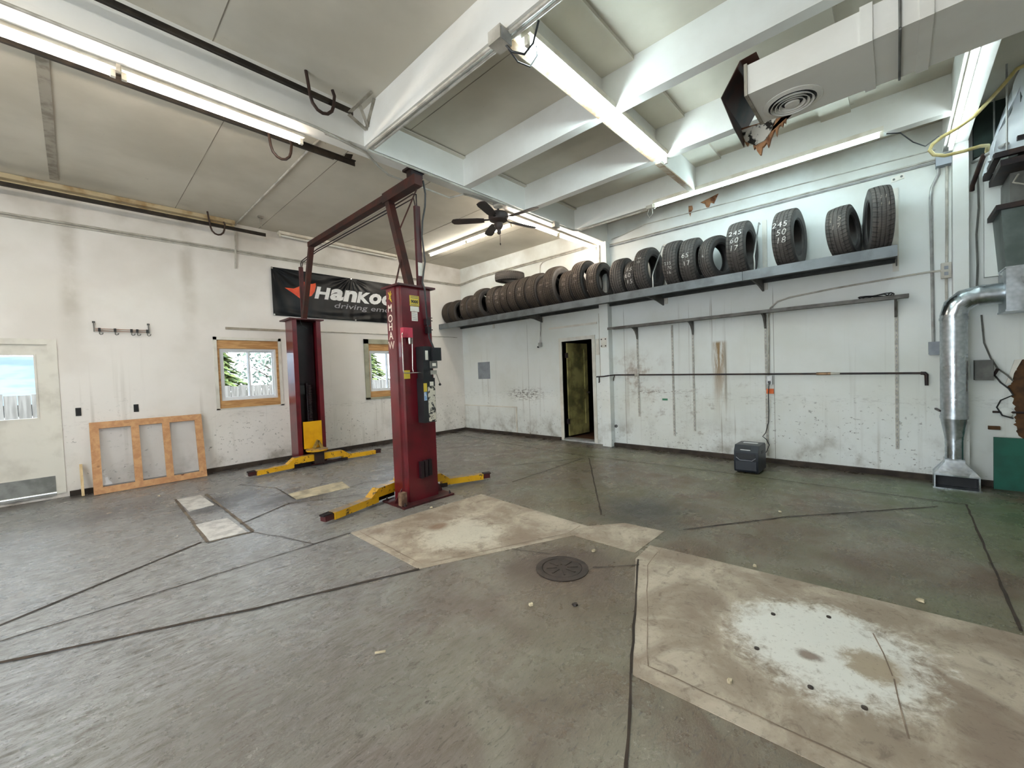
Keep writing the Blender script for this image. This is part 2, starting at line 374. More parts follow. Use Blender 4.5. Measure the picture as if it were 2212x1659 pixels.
M_HOOK = worn('hook_iron', srgb(58, 40, 32), srgb(44, 32, 28), 8, 0.5, metal=0.3, coords='World')
M_PERF = worn('perforated_steel', srgb(166, 160, 148), srgb(132, 126, 114), 9, 0.5, metal=0.4, coords='World')
M_TUBEOFF = worn('unlit_tube', srgb(232, 230, 224), srgb(220, 216, 206), 5, 0.25)
M_WARM = emit('warm_tube', (1.0, 0.88, 0.74, 1), 42.0)
M_COOL = emit('cool_tube', (0.78, 0.96, 1.0, 1), 46.0)
M_COOL3 = emit('cool_tube_soft', (0.72, 0.95, 1.0, 1), 36.0)
M_COOL4 = emit('cool_tube_end', (0.80, 0.96, 1.0, 1), 11.0)
M_FILLNEUT = emit('neutral_fill_tube', (1.0, 0.93, 0.85, 1), 26.0)
M_FILLCOOL = emit('cool_fill_tube', (0.92, 0.98, 1.0, 1), 26.0)
M_NEUT = emit('neutral_tube', (1.0, 0.94, 0.82, 1), 44.0)
M_WHITE = worn('white_print', srgb(236, 236, 236), srgb(222, 222, 224), 8, 0.5)
M_GREYPRINT = worn('grey_print', srgb(150, 150, 158), srgb(138, 138, 146), 8, 0.5)
M_ORANGE = worn('orange_print', srgb(232, 84, 34), srgb(216, 66, 26), 5, 0.4)
M_VINYLBLK = worn('black_vinyl', srgb(14, 15, 18), srgb(20, 21, 26), 3, 0.3, bstr=0.05, spec=0.22)
M_CHALK = worn('chalk_mark', srgb(214, 210, 204), srgb(150, 146, 142), 60, 0.8)
M_CHALKDIM = worn('faint_chalk', srgb(150, 140, 130), srgb(84, 76, 70), 60, 0.8)
M_PALEINK = worn('letter_paint', srgb(230, 214, 200), srgb(206, 184, 168), 12, 0.5)
M_STICKER = worn('yellow_sticker', srgb(214, 190, 70), srgb(196, 170, 56), 8, 0.5)
M_PAPER = worn('paper_label', srgb(226, 222, 212), srgb(206, 200, 188), 12, 0.6)
M_TAGOR = worn('orange_tag', srgb(232, 112, 34), srgb(220, 98, 26), 6, 0.5)
M_PINKVALVE = worn('faded_red_valve', srgb(186, 54, 78), srgb(150, 40, 58), 9, 0.5)
M_CHROME = worn('bright_rod', srgb(206, 202, 194), srgb(180, 176, 168), 6, 0.25, metal=0.9)
M_GREEN = worn('green_board', srgb(18, 92, 76), srgb(14, 78, 64), 3, 0.6, coords='World')
M_BROWNHOLE = worn('bare_wall_behind', srgb(92, 62, 34), srgb(60, 40, 24), 7, 0.85, coords='World', bstr=0.5)
M_HOSE = worn('yellow_hose', srgb(216, 204, 150), srgb(190, 174, 112), 8, 0.5, coords='World')
M_FLAP = worn('rusty_sheet', srgb(70, 40, 30), srgb(44, 28, 24), 5, 0.6, coords='World')
M_TORN = worn('torn_liner', srgb(176, 130, 92), srgb(108, 66, 42), 11, 0.85, coords='World', bstr=0.6)
M_TORN2 = worn('mouldy_liner', srgb(222, 218, 206), srgb(40, 36, 30), 16, 0.85, coords='World', lo=0.48, hi=0.56)
M_FAN = worn('fan_brown', srgb(62, 48, 44), srgb(48, 38, 36), 5, 0.5)
M_LEAF = worn('old_door_paint', srgb(176, 166, 108), srgb(112, 106, 66), 3, 0.5, coords='World', bstr=0.2)
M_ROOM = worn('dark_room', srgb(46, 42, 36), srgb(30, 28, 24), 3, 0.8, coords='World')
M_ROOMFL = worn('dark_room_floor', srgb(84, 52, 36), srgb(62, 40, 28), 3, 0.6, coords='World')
M_KICK = worn('kick_plate', srgb(156, 158, 156), srgb(128, 130, 128), 5, 0.4, metal=0.5, coords='World')
M_CAST = worn('cast_iron', srgb(64, 54, 48), srgb(48, 40, 36), 12, 0.55, metal=0.3, coords='World', bstr=0.4)
M_DEBRIS = worn('pale_chips', srgb(204, 192, 164), srgb(160, 146, 118), 20, 0.7)
M_BRASSY = worn('fitting', srgb(150, 120, 90), srgb(110, 86, 66), 12, 0.4, metal=0.5)
def glass(name, tint=(1, 1, 1, 1)):
    t = NT(name); tr = t.n('ShaderNodeBsdfTransparent'); tr.inputs[0].default_value = tint
    gl = t.n('ShaderNodeBsdfGlossy'); gl.inputs['Roughness'].default_value = 0.02
    fr = t.n('ShaderNodeFresnel'); fr.inputs[0].default_value = 1.45; mx = t.n('ShaderNodeMixShader')
    t.link(fr.outputs[0], mx.inputs[0]); t.link(tr.outputs[0], mx.inputs[1]); t.link(gl.outputs[0], mx.inputs[2]); t.link(mx.outputs[0], t.out.inputs[0]); return t.m
M_GLASS = glass('window_glass', (0.96, 0.98, 1, 1))
def film(name, col, k, rough=0.3):
    t = NT(name); tr = t.n('ShaderNodeBsdfTransparent'); p = t.n('ShaderNodeBsdfPrincipled')
    p.inputs['Base Color'].default_value = col; p.inputs['Roughness'].default_value = rough
    mx = t.n('ShaderNodeMixShader'); mx.inputs[0].default_value = k
    t.link(tr.outputs[0], mx.inputs[1]); t.link(p.outputs[0], mx.inputs[2]); t.link(mx.outputs[0], t.out.inputs[0]); return t.m
M_FILM = film('poly_film', srgb(214, 212, 214), 0.28)
M_WRAP = film('plastic_wrap', srgb(226, 234, 240), 0.85, 0.2)
# tire rubber
t = NT('tire_sidewall'); v = t.coords('Object'); c = t.mix(t.ramp(t.noise(v, 6, 4), 0.35, 0.7), srgb(58, 56, 56), srgb(74, 70, 68))
M_RUB = t.bsdf(c, 0.55, 0, t.noise(v, 40, 3), 0.1, 0.003)
def tread_material(name, c1, c2, k):
    t = NT(name); v = t.coords('Object'); x, y, z = t.sep(v)
    a = t.math('ARCTAN2', z, x)
    ph = t.math('ADD', t.math('MULTIPLY', a, k), t.math('MULTIPLY', t.math('ABSOLUTE', y), 34.0))
    s = t.math('SINE', ph)
    cut = t.math('MULTIPLY', t.ramp(s, 0.72, 0.92), t.ramp(t.math('ABSOLUTE', y), 0.035, 0.05))
    fine = t.math('MULTIPLY', t.ramp(t.math('SINE', t.math('MULTIPLY', ph, 2.0)), 0.8, 0.95), 0.5)
    cut = t.math('MAXIMUM', cut, fine)
    c = t.mix(t.ramp(t.noise(v, 5, 4), 0.35, 0.7), c1, c2)
    c = t.mix(t.math('MULTIPLY', cut, 0.7), c, srgb(26, 25, 25))
    return t.bsdf(c, 0.7, 0, t.math('SUBTRACT', 1.0, cut), 0.7, 0.006, 0.4)
M_TREAD = tread_material('tire_tread', srgb(88, 82, 78), srgb(66, 62, 60), 44)
M_TREADSHADE = tread_material('tire_tread_shaded', srgb(72, 62, 54), srgb(54, 47, 42), 52)  # darker copy of the tread: the weaker light is put into its colour
# outside
M_GRASS = worn('gravel_outside', srgb(140, 136, 126), srgb(112, 112, 100), 0.6, 0.9, coords='World')
M_FENCE = worn('fence_boards', srgb(128, 124, 118), srgb(104, 100, 94), 3, 0.8, coords='World', stretch=(6, 6, 0.5))
M_CONIFER = worn('conifer_needles', srgb(124, 134, 66), srgb(76, 100, 62), 9, 0.8, coords='World')
M_BARETREE = worn('grey_green_leaves', srgb(118, 130, 112), srgb(88, 106, 98), 9, 0.8, coords='World')
M_BARK = worn('bark', srgb(90, 76, 62), srgb(66, 56, 46), 9, 0.9)
M_HILL = worn('wooded_hill', srgb(92, 108, 116), srgb(66, 84, 98), 0.35, 0.9, coords='World')
M_SIDING = worn('blue_grey_siding', srgb(104, 124, 138), srgb(90, 110, 126), 5, 0.7, coords='World')

# ------------------------------------------------------------------ room shell
def wall_boxes(axis, plane, thick, lo, hi, z0, z1, holes):
    """boxes of a wall standing on plane (axis 'x' or 'y'), with rectangular holes (a0, a1, z0, z1)"""
    mb = MB(); us = sorted({lo, hi, *[h[0] for h in holes], *[h[1] for h in holes]}); zs = sorted({z0, z1, *[h[2] for h in holes], *[h[3] for h in holes]})
    for a, b in zip(us, us[1:]):
        run = None
        for c, d in zip(zs, zs[1:]):
            cu, cz = (a+b)/2, (c+d)/2
            solid = not any(h[0] < cu < h[1] and h[2] < cz < h[3] for h in holes)
            if solid: run = [run[0], d] if run else [c, d]
            if (not solid or d == zs[-1]) and run:
                q = (a, plane, run[0], b, plane+thick, run[1]) if axis == 'y' else (plane, a, run[0], plane+thick, b, run[1])
                mb.box(*q); run = None
    return mb
fl = MB(); fl.box(XL-.2, YN-.2, -.15, WB+.2, WA+.2, 0.0); struct('floor', fl, M_FLOOR)
ce = MB(); ce.box(XL-.2, YN-.2, CEIL, WB+.2, WA+.2, CEIL+.15)
ceiling = struct('ceiling', ce, M_CEIL)
W1 = (1.70, 2.66, 1.07, 2.26); W2 = (4.47, 5.43, 1.07, 2.26); DA = (-1.10, -0.205, 0.06, 2.15)
wl = wall_boxes('y', WA, .2, XL-.2, WB+.2, 0, CEIL, [W1, W2, DA]); struct('wall_back', wl, M_WALLA)
DB = (4.49, 5.24, 0.05, 2.13)
wr = wall_boxes('x', WB, .15, YN-.2, WA, 0, CEIL, [DB]); struct('wall_right', wr, M_WALLB)
# left wall holds two overhead doors; near wall closes the room behind the camera
OD1 = (4.9, 8.0, 0.0, 3.2); OD2 = (0.3, 3.6, 0.0, 3.2)
wlft = wall_boxes('x', XL-.2, .2, YN-.2, WA+.2, 0, CEIL, [OD1, OD2]); struct('wall_left', wlft, M_WALLA)
wn = MB(); wn.box(XL, YN-.2, 0, WB, YN, CEIL); struct('wall_near', wn, M_WALLB)
mb = MB()
for k in range(5): mb.box(XL+.02, OD2[0], 3.3+k*.18, XL+.06, OD2[1], 3.3+k*.18+.175)      # rolled up
struct('door_4', mb, M_TRIM)
mb = MB()
for k in range(5):
    a0, b0 = k*.64, k*.64+.632
    if k == 3: mb.box(XL-.12, OD1[0], a0, XL-.08, OD1[1], a0+.12).box(XL-.12, OD1[0], b0-.12, XL-.08, OD1[1], b0)
    else: mb.box(XL-.12, OD1[0], a0, XL-.08, OD1[1], b0)
for q in range(5):
    yy = OD1[0] + (OD1[1]-OD1[0])*q/4; mb.box(XL-.12, max(OD1[0], yy-.08), 2.04, XL-.08, min(OD1[1], yy+.08), 2.432)
d3 = struct('door_3', mb, M_TRIM)
MB().box(XL-.103, OD1[0]+.05, 2.04, XL-.098, OD1[1]-.05, 2.432).build('pane', M_GLASS, d3)
# dirty concrete curb at the foot of the walls
b = MB(); b.box(XL, WA-.05, 0, DA[0]-.09, WA, .07).box(DA[1]+.09, WA-.05, 0, WB, WA, .07); struct('baseboard_back', b, M_BASE)
b = MB(); b.box(WB-.05, YN, 0, WB, 4.03, .065).box(WB-.05, 5.33, 0, WB, WA-.05, .065); struct('baseboard_right', b, M_BASE)
# beams
b = MB(); b.box(XL, 4.07, 3.95, WB, 4.265, CEIL); struct('ceiling_beam', b.bevel(.004, 1), M_BEAM)
b = MB(); b.box(XL, -.61, 3.95, WB, -.42, CEIL); struct('ceiling_beam', b.bevel(.004, 1), M_BEAM)
for xc in (2.20, 3.57, 4.77, 6.08):
    b = MB(); b.box(xc, -.42, 3.95, xc+.11, 4.07, CEIL); struct('ceiling_beam', b.bevel(.004, 1), M_BEAM)
for x0, x1 in ((2.31, 3.57), (3.68, 4.77), (4.88, 6.08)):
    b = MB(); b.box(x0, 2.03, 3.952, x1, 2.075, 4.29); struct('ceiling_beam', b.bevel(.003, 1), M_BEAM)
    b = MB(); b.box(x0-.01, 2.018, 3.935, x1+.01, 2.088, 3.951); struct('trim_%d' % (1 + int(x0)), b.bevel(.004, 1), M_OLDWOOD)
    b = MB(); b.box(x0, 1.70, CEIL-.035, x1, 2.03, CEIL); struct('ceiling_panel', b, M_CEIL)
    b = MB(); b.box(x0, 4.02, CEIL-.03, x1, 4.07, CEIL-.012).box(x0, .35, CEIL-.03, x1, .62, CEIL); struct('ceiling_panel', b, M_CEIL)
for x0, x1 in ((XL, 2.20),):
    b = MB(); b.box(x0, 1.70, CEIL-.03, x1, 2.03, CEIL); struct('ceiling_panel', b, M_CEIL)
# joints in the far bay's ceiling sheets
b = MB()
for xx in (1.22, 2.44, 3.66, 4.88, 6.1): b.box(xx, 4.265, CEIL-.002, xx+.007, WA, CEIL)
for xx in (-.9, .9, 2.75): b.box(xx, -4, CEIL-.002, xx+.007, 4.07, CEIL)
struct('ceiling_seam', b, worn('seam_tone', srgb(120, 112, 100), srgb(150, 142, 128), 3, .8, coords='World'))  # thin dark colour along the sheet seams
b = MB(); b.box(-.10, 4.9, CEIL-.012, -.02, 8.2, CEIL); struct('ceiling_strip', b, M_PERF)
# pilasters
b = MB(); b.box(7.05, 4.03, 0, WB, 4.22, 3.95); struct('wall_pilaster', b.bevel(.006, 1), M_WALLB)
b = MB(); b.box(7.03, -.615, 0, WB, -.49, 3.95); struct('wall_pilaster', b.bevel(.006, 1), M_WALLB)
b = MB(); b.box(7.044, 4.07, 1.93, 7.05, 4.20, 2.12)
pp = struct('wall_plate', b, M_TRIM)
for yy in (4.09, 4.18):
    for zz in (1.96, 2.09):
        MB().lathe([(.012, 0), (.012, -.012), (.004, -.014)], (7.044, yy, zz), 'x', 8).build('bolt', M_BLACKIRON, pp)

# ------------------------------------------------------------------ floor patches, joints
def flat(name, poly, m, h=.004, kind=True):
    b = MB(); b.prism(poly, -.01, h, 'z'); o = b.build(name, m, smooth=0)
    o['kind'] = 'structure'; return o
flat('floor_patch', [(1.78,3.91),(3.42,3.81),(3.33,2.19),(3.07,2.16),(2.50,2.42),(1.78,2.74)], M_PAD2)
flat('floor_patch', [(3.07,2.16),(3.33,2.19),(3.62,1.95),(3.65,1.57),(3.08,1.57)], M_PAD2, .003)
flat('floor_patch', [(2.98,1.52),(3.29,1.54),(3.35,.71),(3.42,-.42),(3.44,-2.6),(1.85,-2.6),(1.85,.20),(1.82,.96)], M_PAD)
flat('floor_patch', [(.85,6.92),(1.10,6.92),(1.12,6.20),(.86,6.15)], M_PATCH, .006)
flat('floor_patch', [(.82,5.50),(1.10,5.47),(1.12,4.79),(.82,4.83)], M_PATCH, .006)
flat('floor_patch', [(1.88,5.93),(2.62,5.96),(2.54,5.53),(1.86,5.56)], M_PATCHY, .006)
def ribbon(segs, w, name='floor_joint', m=None, z=.0055):
    mb = MB()
    for pts in segs:
        P = [Vector((p[0], p[1], 0)) for p in pts]; L, R = [], []
        fine = []
        for a, c in zip(P, P[1:]):
            n = max(1, int((c-a).length/.12))
            for i in range(n): fine.append(a.lerp(c, i/n))
        fine.append(P[-1])
        for i, p in enumerate(fine):
            d = (fine[min(i+1, len(fine)-1)] - fine[max(i-1, 0)]).normalized(); s = Vector((-d.y, d.x, 0))
            ww = w*(.75 + .5*random.random()); j = random.uniform(-.004, .004)
            L.append(mb.bm.verts.new(p + s*(ww/2+j) + Vector((0,0,z)))); R.append(mb.bm.verts.new(p - s*(ww/2-j) + Vector((0,0,z))))
        for i in range(len(fine)-1): mb.bm.faces.new((L[i], R[i], R[i+1], L[i+1]))
    o = mb.build(name, m or M_JOINT); o['kind'] = 'structure'; return o
ribbon([[(-3.4,2.6),(-.40,4.24),(.76,4.86)], [(1.14,5.12),(1.75,5.48)]], .022)
ribbon([[(-3.4,4.02),(-.38,3.97),(1.43,3.92),(1.78,3.91)]], .012)
ribbon([[(-3.4,5.1),(-.36,3.66),(.75,3.14),(1.78,2.74)]], .026)
ribbon([[(2.98,1.50),(1.82,.97)], [(1.82,.97),(1.37,.76),(-.2,.05),(-2.5,-1.0)]], .013)
ribbon([[(6.52,8.2),(6.22,5.9),(6.06,4.05),(6.17,1.82),(6.14,.42),(6.15,-.51)], [(6.15,-.51),(3.47,-.49)]], .015)
ribbon([[(5.96,3.85),(3.67,2.24)], [(3.79,1.45),(4.7,.8),(5.91,-.3)], [(4.06,3.87),(5.9,3.91)], [(4.79,4.56),(5.87,3.94)]], .016)
ribbon([[(1.15,4.80),(1.22,4.55),(1.31,4.36),(1.38,4.1),(1.44,3.92)], [(1.75,5.48),(2.2,5.2),(2.6,5.05)], [(3.24,6.06),(3.9,6.0),(4.6,5.5)], [(2.55,5.55),(2.78,5.62),(3.17,5.42),(3.3,5.0)], [(1.6,7.1),(1.88,6.4),(1.85,5.6)], [(2.5,2.42),(2.62,2.1)], [(2.64,1.7),(2.9,1.45)]], .010)
ribbon([[(.84,6.95),(.80,4.80)], [(1.16,6.9),(1.17,4.78)], [(.80,4.80),(1.17,4.76)]], .03, m=worn("patch_rim", srgb(116, 104, 90), srgb(86, 76, 66), 9, .8, coords="World"), z=.0045)
ribbon([[(3.29,1.44),(2.93,1.40),(1.92,.93)], [(1.92,.93),(1.95,.22),(1.95,-1.5)], [(1.85,3.86),(1.84,2.78)], [(1.9,2.76),(2.55,2.47),(3.06,2.23),(3.29,2.25)], [(2.58,.02),(2.20,-.03)], [(2.95,.10),(2.60,.02)]], .006, m=worn('joint_line', srgb(120, 104, 90), srgb(150, 134, 118), 8, .8, coords='World'), z=.0062)
# drain cover
t0 = thing('drain_cover', 'round rusty brown drain cover set in the floor between the concrete pads', 'drain cover', (2.49, 1.88, 0))
MB().lathe([(.20, 0), (.20, .006), (.155, .010), (.15, .004), (.15, 0)], (2.49,1.88,0), 'z', 40).build('rim', M_CAST, t0)
mb = MB().lathe([(.148, 0), (.148, .007), (.14, .009), (0.0005, .010)], (2.49,1.88,0), 'z', 40)
for i in range(8):
    a = i*PI/4; mb.bar((2.49+.04*math.cos(a), 1.88+.04*math.sin(a), .010), (2.49+.12*math.cos(a), 1.88+.12*math.sin(a), .010), .012, .006)
mb.build('lid', M_CAST, t0)
# anchor stubs in the near pad
for (bx, by), where in zip(((2.81,.55),(2.98,.30),(2.41,.55),(2.27,.30),(2.28,.11)), ('farthest left on the bleached patch', 'farthest from the camera on the bleached patch', 'nearest the left rim of the bleached patch', 'second nearest on the bleached patch', 'nearest the camera on the bleached patch')):
    o = MB().lathe([(.012, 0), (.012, .007), (.006, .009), (.0005, .009)], (bx, by, .003), 'z', 12).build('anchor_bolt', M_CAST)
    tag(o, 'rusty cut-off anchor bolt %s' % where, 'bolt', 'anchor bolts in the near pad')
# chips of debris
for (bx, by), lab in zip(((1.96,1.74),(2.14,1.52),(1.08,2.08),(3.54,-.10),(3.41,.78),(2.07,.59),(4.83,.87),(.72,7.35),(2.89,1.85),(2.72,3.88)),
        ('pale chip on the floor just left below the drain cover', 'dark curled chip on the floor right below the drain cover', 'pale splinter alone in the middle of the near floor', 'large pale chip on green floor right of the near pad',
         'pale chip at the far edge of the near pad', 'small pale chip on the near pad left of its bleached patch', 'flat pale scrap on the floor toward the black appliance', 'crumpled scrap on the floor in front of the wooden frame',
         'pale curled chip behind the drain cover', 'dry leaf scrap in front of the lift post foot')):
    mb = MB(); n = 6
    s = .028 if 'large' in lab else .02
    if 'splinter' in lab: mb.box(-.006, -.028, 0, .008, .028, .006)
    else:
        top = [(math.cos(a*2*PI/n)*s*random.uniform(.6, 1.2), math.sin(a*2*PI/n)*s*random.uniform(.5, 1.0)) for a in range(n)]
        mb.loft([[(px, py, .0) for px, py in top], [(px*.8, py*.8, .008+.006*random.random()) for px, py in top], [(px*.35, py*.35, .011) for px, py in top]])
    mb.xform(Matrix.Translation((bx, by, .004)) @ Matrix.Rotation(random.uniform(0, 3), 4, 'Z'))
    tag(mb.build('floor_chip', M_DEBRIS if 'dark' not in lab else M_CAST), lab, 'debris', 'chips of debris on the floor')

# ------------------------------------------------------------------ windows and doors
def window(i, X0, X1, old):
    fr = MB(); z0, z1 = W1[2], W1[3]; y0, y1 = WA+.015, WA+.12
    # plywood jamb lining
    fr.box(X0, y0, z1-.15, X1, y1, z1).box(X0, y0, z0, X1, y1, z0+.13).box(X0, y0, z0+.13, X0+.035, y1, z1-.15).box(X1-.035, y0, z0+.13, X1, y1, z1-.15)
    o = struct('window_%d' % i, fr, M_PLY, smooth=0)
    cas = MB(); e = .05 if not old else .10
    m = M_TRIM if not old else worn('old_casing', srgb(168, 166, 146), srgb(146, 146, 128), 4, .7, coords='World')
    q = .012 if not old else .03
    cas.box(X0-e, WA-q, z0-e*.4, X0, WA+.01, z1+e).box(X1, WA-q, z0-e*.4, X1+e, WA+.01, z1+e).box(X0-e, WA-q, z1, X1+e, WA+.01, z1+e).box(X0-e, WA-q, z0-e*.4, X1+e, WA+.01, z0)
    cas.build('casing', m, o)
    a0, a1, c0, c1 = X0+.035, X1-.035, z0+.13, z1-.15; mid = (a0+a1)/2+.0
    v = MB(); w = .035
    v.box(a0, WA+.04, c0, a0+w, WA+.12, c1).box(a1-w, WA+.04, c0, a1, WA+.12, c1).box(a0+w, WA+.04, c0, a1-w, WA+.12, c0+w).box(a0+w, WA+.04, c1-w, a1-w, WA+.12, c1)
    v.build('frame', M_VINYL, o)
    for k, (s0, s1, yy) in enumerate(((a0+w, mid+.02, WA+.055), (mid-.02, a1-w, WA+.085))):
        s = MB(); u = .028
        s.box(s0, yy, c0+w, s0+u, yy+.025, c1-w).box(s1-u, yy, c0+w, s1, yy+.025, c1-w).box(s0+u, yy, c0+w, s1-u, yy+.025, c0+w+u).box(s0+u, yy, c1-w-u, s1-u, yy+.025, c1-w)
        so = s.build('sash', M_VINYL, o)
        MB().box(s0+u, yy+.01, c0+w+u, s1-u, yy+.014, c1-w-u).build('pane', M_GLASS, so)
        if k == 0: MB().box(s1-.03, yy-.012, 1.75, s1-.008, yy, 1.80).box(s1-.03, yy-.012, 1.42, s1-.008, yy, 1.46).build('latch', M_VINYL, so)
window(1, W1[0], W1[1], False); window(2, W2[0], W2[1], True)
# door_1: painted exit door with a half light
x0, x1, z0, z1 = DA
f = MB(); f.box(x1-.03, WA-.012, z0, x1+.06, WA+.14, z1+.055).box(x0-.06, WA-.012, z0, x0+.03, WA+.14, z1+.055).box(x0+.03, WA-.012, z1-.02, x1-.03, WA+.14, z1+.055)
d1 = struct('door_1', f.bevel(.004, 1), M_TRIM)
s = MB(); yy = WA+.03; p0, p1, q0, q1 = x0+.165, x1-.16, 1.13, 1.985
s.box(x0+.03, yy, z0+.02, p0, yy+.045, z1-.02).box(p1, yy, z0+.02, x1-.03, yy+.045, z1-.02).box(p0, yy, z0+.02, p1, yy+.045, q0).box(p0, yy, q1, p1, yy+.045, z1-.02)
sl = s.build('slab', M_TRIM, d1)
MB().box(p0, yy+.02, q0, p1, yy+.026, q1).build('pane', M_GLASS, sl)
b = MB(); w = .02
b.box(p0-w, yy-.008, q0-w, p0, yy, q1+w).box(p1, yy-.008, q0-w, p1+w, yy, q1+w).box(p0, yy-.008, q1, p1, yy, q1+w).box(p0, yy-.008, q0-w, p1, yy, q0)
b.build('glazing_bead', M_TRIM, sl)
MB().box(x0+.035, yy-.006, z0+.03, x1-.035, yy, .31).build('kick_plate', M_KICK, d1)
MB().box(x0+.02, WA-.03, .045, x1-.03, WA+.1, .066).build('threshold', M_CONDG, d1)
# door_2 in the right wall, ajar into a dark room
y0, y1, z0, z1 = DB
f = MB(); X0 = WB-.02; e = .075
f.box(X0, y0-e, .02, WB+.15, y0, z1+e).box(X0, y1, .02, WB+.15, y1+e, z1+e).box(X0, y0, z1, WB+.15, y1, z1+e)
d2 = struct('door_2', f.bevel(.004, 1), M_TRIM)
HX, HY = WB+.10, y1-.03; LW = .70
lf = MB()
def leafbox(a, t0, zz0, b_, t1, zz1): lf.box(a, t0, zz0, b_, t1, zz1)
# leaf built along +x from the hinge, face toward -y
leafbox(0, 0, .09, .11, .035, 2.10); leafbox(LW-.11, 0, .09, LW, .035, 2.10); leafbox(.11, 0, .09, LW-.11, .035, .30)
leafbox(.11, 0, .86, LW-.11, .035, 1.08); leafbox(.11, 0, 1.97, LW-.11, .035, 2.10); leafbox(.11, .022, .30, LW-.11, .03, .86); leafbox(.11, .022, 1.08, LW-.11, .03, 1.97); leafbox(.15, .012, .345, LW-.15, .022, .815); leafbox(.15, .012, 1.125, LW-.15, .022, 1.925)
lf.xform(Matrix.Translation((HX, HY-.035, 0)) @ Matrix.Rotation(math.radians(-4), 4, 'Z'))
leaf = lf.build('leaf', M_LEAF, d2, 'grimy olive panel door standing ajar', smooth=0)
for zz in (.35, 1.78): MB().box(HX-.03, HY-.045, zz, HX+.005, HY+.015, zz+.11).build('hinge', M_BLACKIRON, d2)
k = MB().lathe([(.0005, -.07), (.022, -.066), (.028, -.05), (.014, -.03), (.012, 0)], (HX+LW-.06, HY-.09, 1.0), 'y', 14); k.build('knob', M_BLACKIRON, leaf)
MB().box(WB-.03, y0, .03, WB+.15, y1, .055).build('threshold', M_CONDG, d2)
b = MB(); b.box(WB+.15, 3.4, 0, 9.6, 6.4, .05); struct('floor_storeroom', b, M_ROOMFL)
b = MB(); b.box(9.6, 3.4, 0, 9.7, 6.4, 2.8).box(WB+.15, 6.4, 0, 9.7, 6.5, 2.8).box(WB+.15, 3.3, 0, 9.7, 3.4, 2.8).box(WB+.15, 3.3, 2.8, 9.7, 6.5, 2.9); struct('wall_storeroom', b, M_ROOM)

# ------------------------------------------------------------------ light fixtures
def fixture(name, label, a, b, axis, tubes, m_tube, w=.075, h=.06, r=.016, house_off=(0, 0), house=M_FIX, group=None, joints=1):
    """strip light from a to b along an axis; tubes = [(sideways, down)] offsets; a, b at the housing's underside centre"""
    t = thing(name, label, 'light fixture', a, group)
    a = Vector(a); b = Vector(b); d = (b-a).normalized(); s = Vector((-d.y, d.x, 0))
    up = Vector((0, 0, 1))
    MB().bar(a+up*h/2+s*house_off[0], b+up*h/2+s*house_off[0], w, h).bevel(.006, 1).build('housing', house, t)
    n = joints
    for so, do in tubes:
        for i in range(n):
            p = a.lerp(b, i/n) + d*.035; q = a.lerp(b, (i+1)/n) - d*.035; off = s*so - up*do
            MB().tube([p+off, q+off], r, 10).build('tube', m_tube, t)
            for z_, dz in ((p, -.03), (q, .03)): MB().box(*(z_+off-Vector((.015, .015, .02)) + d*dz*.6), *(z_+off+Vector((.015, .015, do+.005)) + d*dz*.6)).build('lamp_holder', house, t)
    return t
fixture('strip_light', 'long warm fluorescent strip light along the beam at upper left, nearest the overhead door', (-3.0, 4.315, 3.925), (.325, 4.315, 3.925), 'x', [(.018, .03)], M_WARM, joints=1, group='strip lights along the main beam')
fixture('strip_light', 'warm fluorescent strip light on the beam ending above the hanging hook', (.355, 4.315, 3.925), (1.68, 4.315, 3.925), 'x', [(.018, .03)], M_WARM, group='strip lights along the main beam')
fixture('strip_light', 'warm fluorescent strip light on the beam behind the ceiling fan', (4.6, 4.315, 3.925), (5.93, 4.315, 3.925), 'x', [(.018, .03)], M_WARM, group='strip lights along the main beam')
fixture('strip_light', 'warm fluorescent strip light on the beam end at the right wall pilaster', (5.95, 4.315, 3.925), (7.17, 4.315, 3.925), 'x', [(.018, .03)], M_WARM, group='strip lights along the main beam')
fixture('strip_light', 'two-tube strip light on the far ceiling left of the right wall', (5.69, 5.20, 4.275), (5.69, 7.76, 4.275), 'y', [(.0, .028)], M_NEUT, w=.11, h=.045, joints=2)
fixture('strip_light', 'bright cool strip light under the middle joist, hung below the ceiling', (2.34, 1.935, 3.945), (4.83, 1.935, 3.945), 'x', [(0, .05)], M_COOL, w=.085, h=.05)
fixture('strip_light', 'bright cool strip light along the joist over the tire shelf', (6.055, 2.64, 3.955), (6.055, .08, 3.955), 'y', [(.0, .034)], M_COOL3, w=.05, h=.05)
fixture('strip_light', 'bright cool strip light at right, end on to the wall above the conduit box', (4.3, -.475, 3.93), (7.02, -.475, 3.93), 'x', [(.0, .03)], M_COOL4, w=.05, h=.02)
fixture('strip_light', 'unlit white strip light high on the back wall above the banner', (2.74, 8.43, 4.265), (5.25, 8.43, 4.265), 'x', [(-.02, .03)], M_TUBEOFF, w=.12, h=.05)
fixture('strip_light', 'unlit brown-stained strip light high on the back wall at far left', (-3.0, 8.40, 4.255), (2.03, 8.40, 4.255), 'x', [(-.0, .03)], M_FIXOLD, w=.11, h=.062, house=M_FIXOLD)
for (p, q, m, lab) in (((-3.0, 2.6, 4.2), (-.6, 2.6, 4.2), M_FILLNEUT, 'added unseen fill strip light over the left near bay'), ((-3.0, .9, 4.2), (-.6, .9, 4.2), M_FILLCOOL, 'added unseen fill strip light left of the camera'), ((-3.1, 5.2, 4.2), (-3.1, 7.6, 4.2), M_COOL4, 'added unseen fill strip light by the left overhead door')):
    fixture('strip_light', lab, p, q, 'x', [(.05, .03), (-.05, .03)], m, w=.24, h=.05, r=.02)  # unseen fixtures, added to fill the room with light
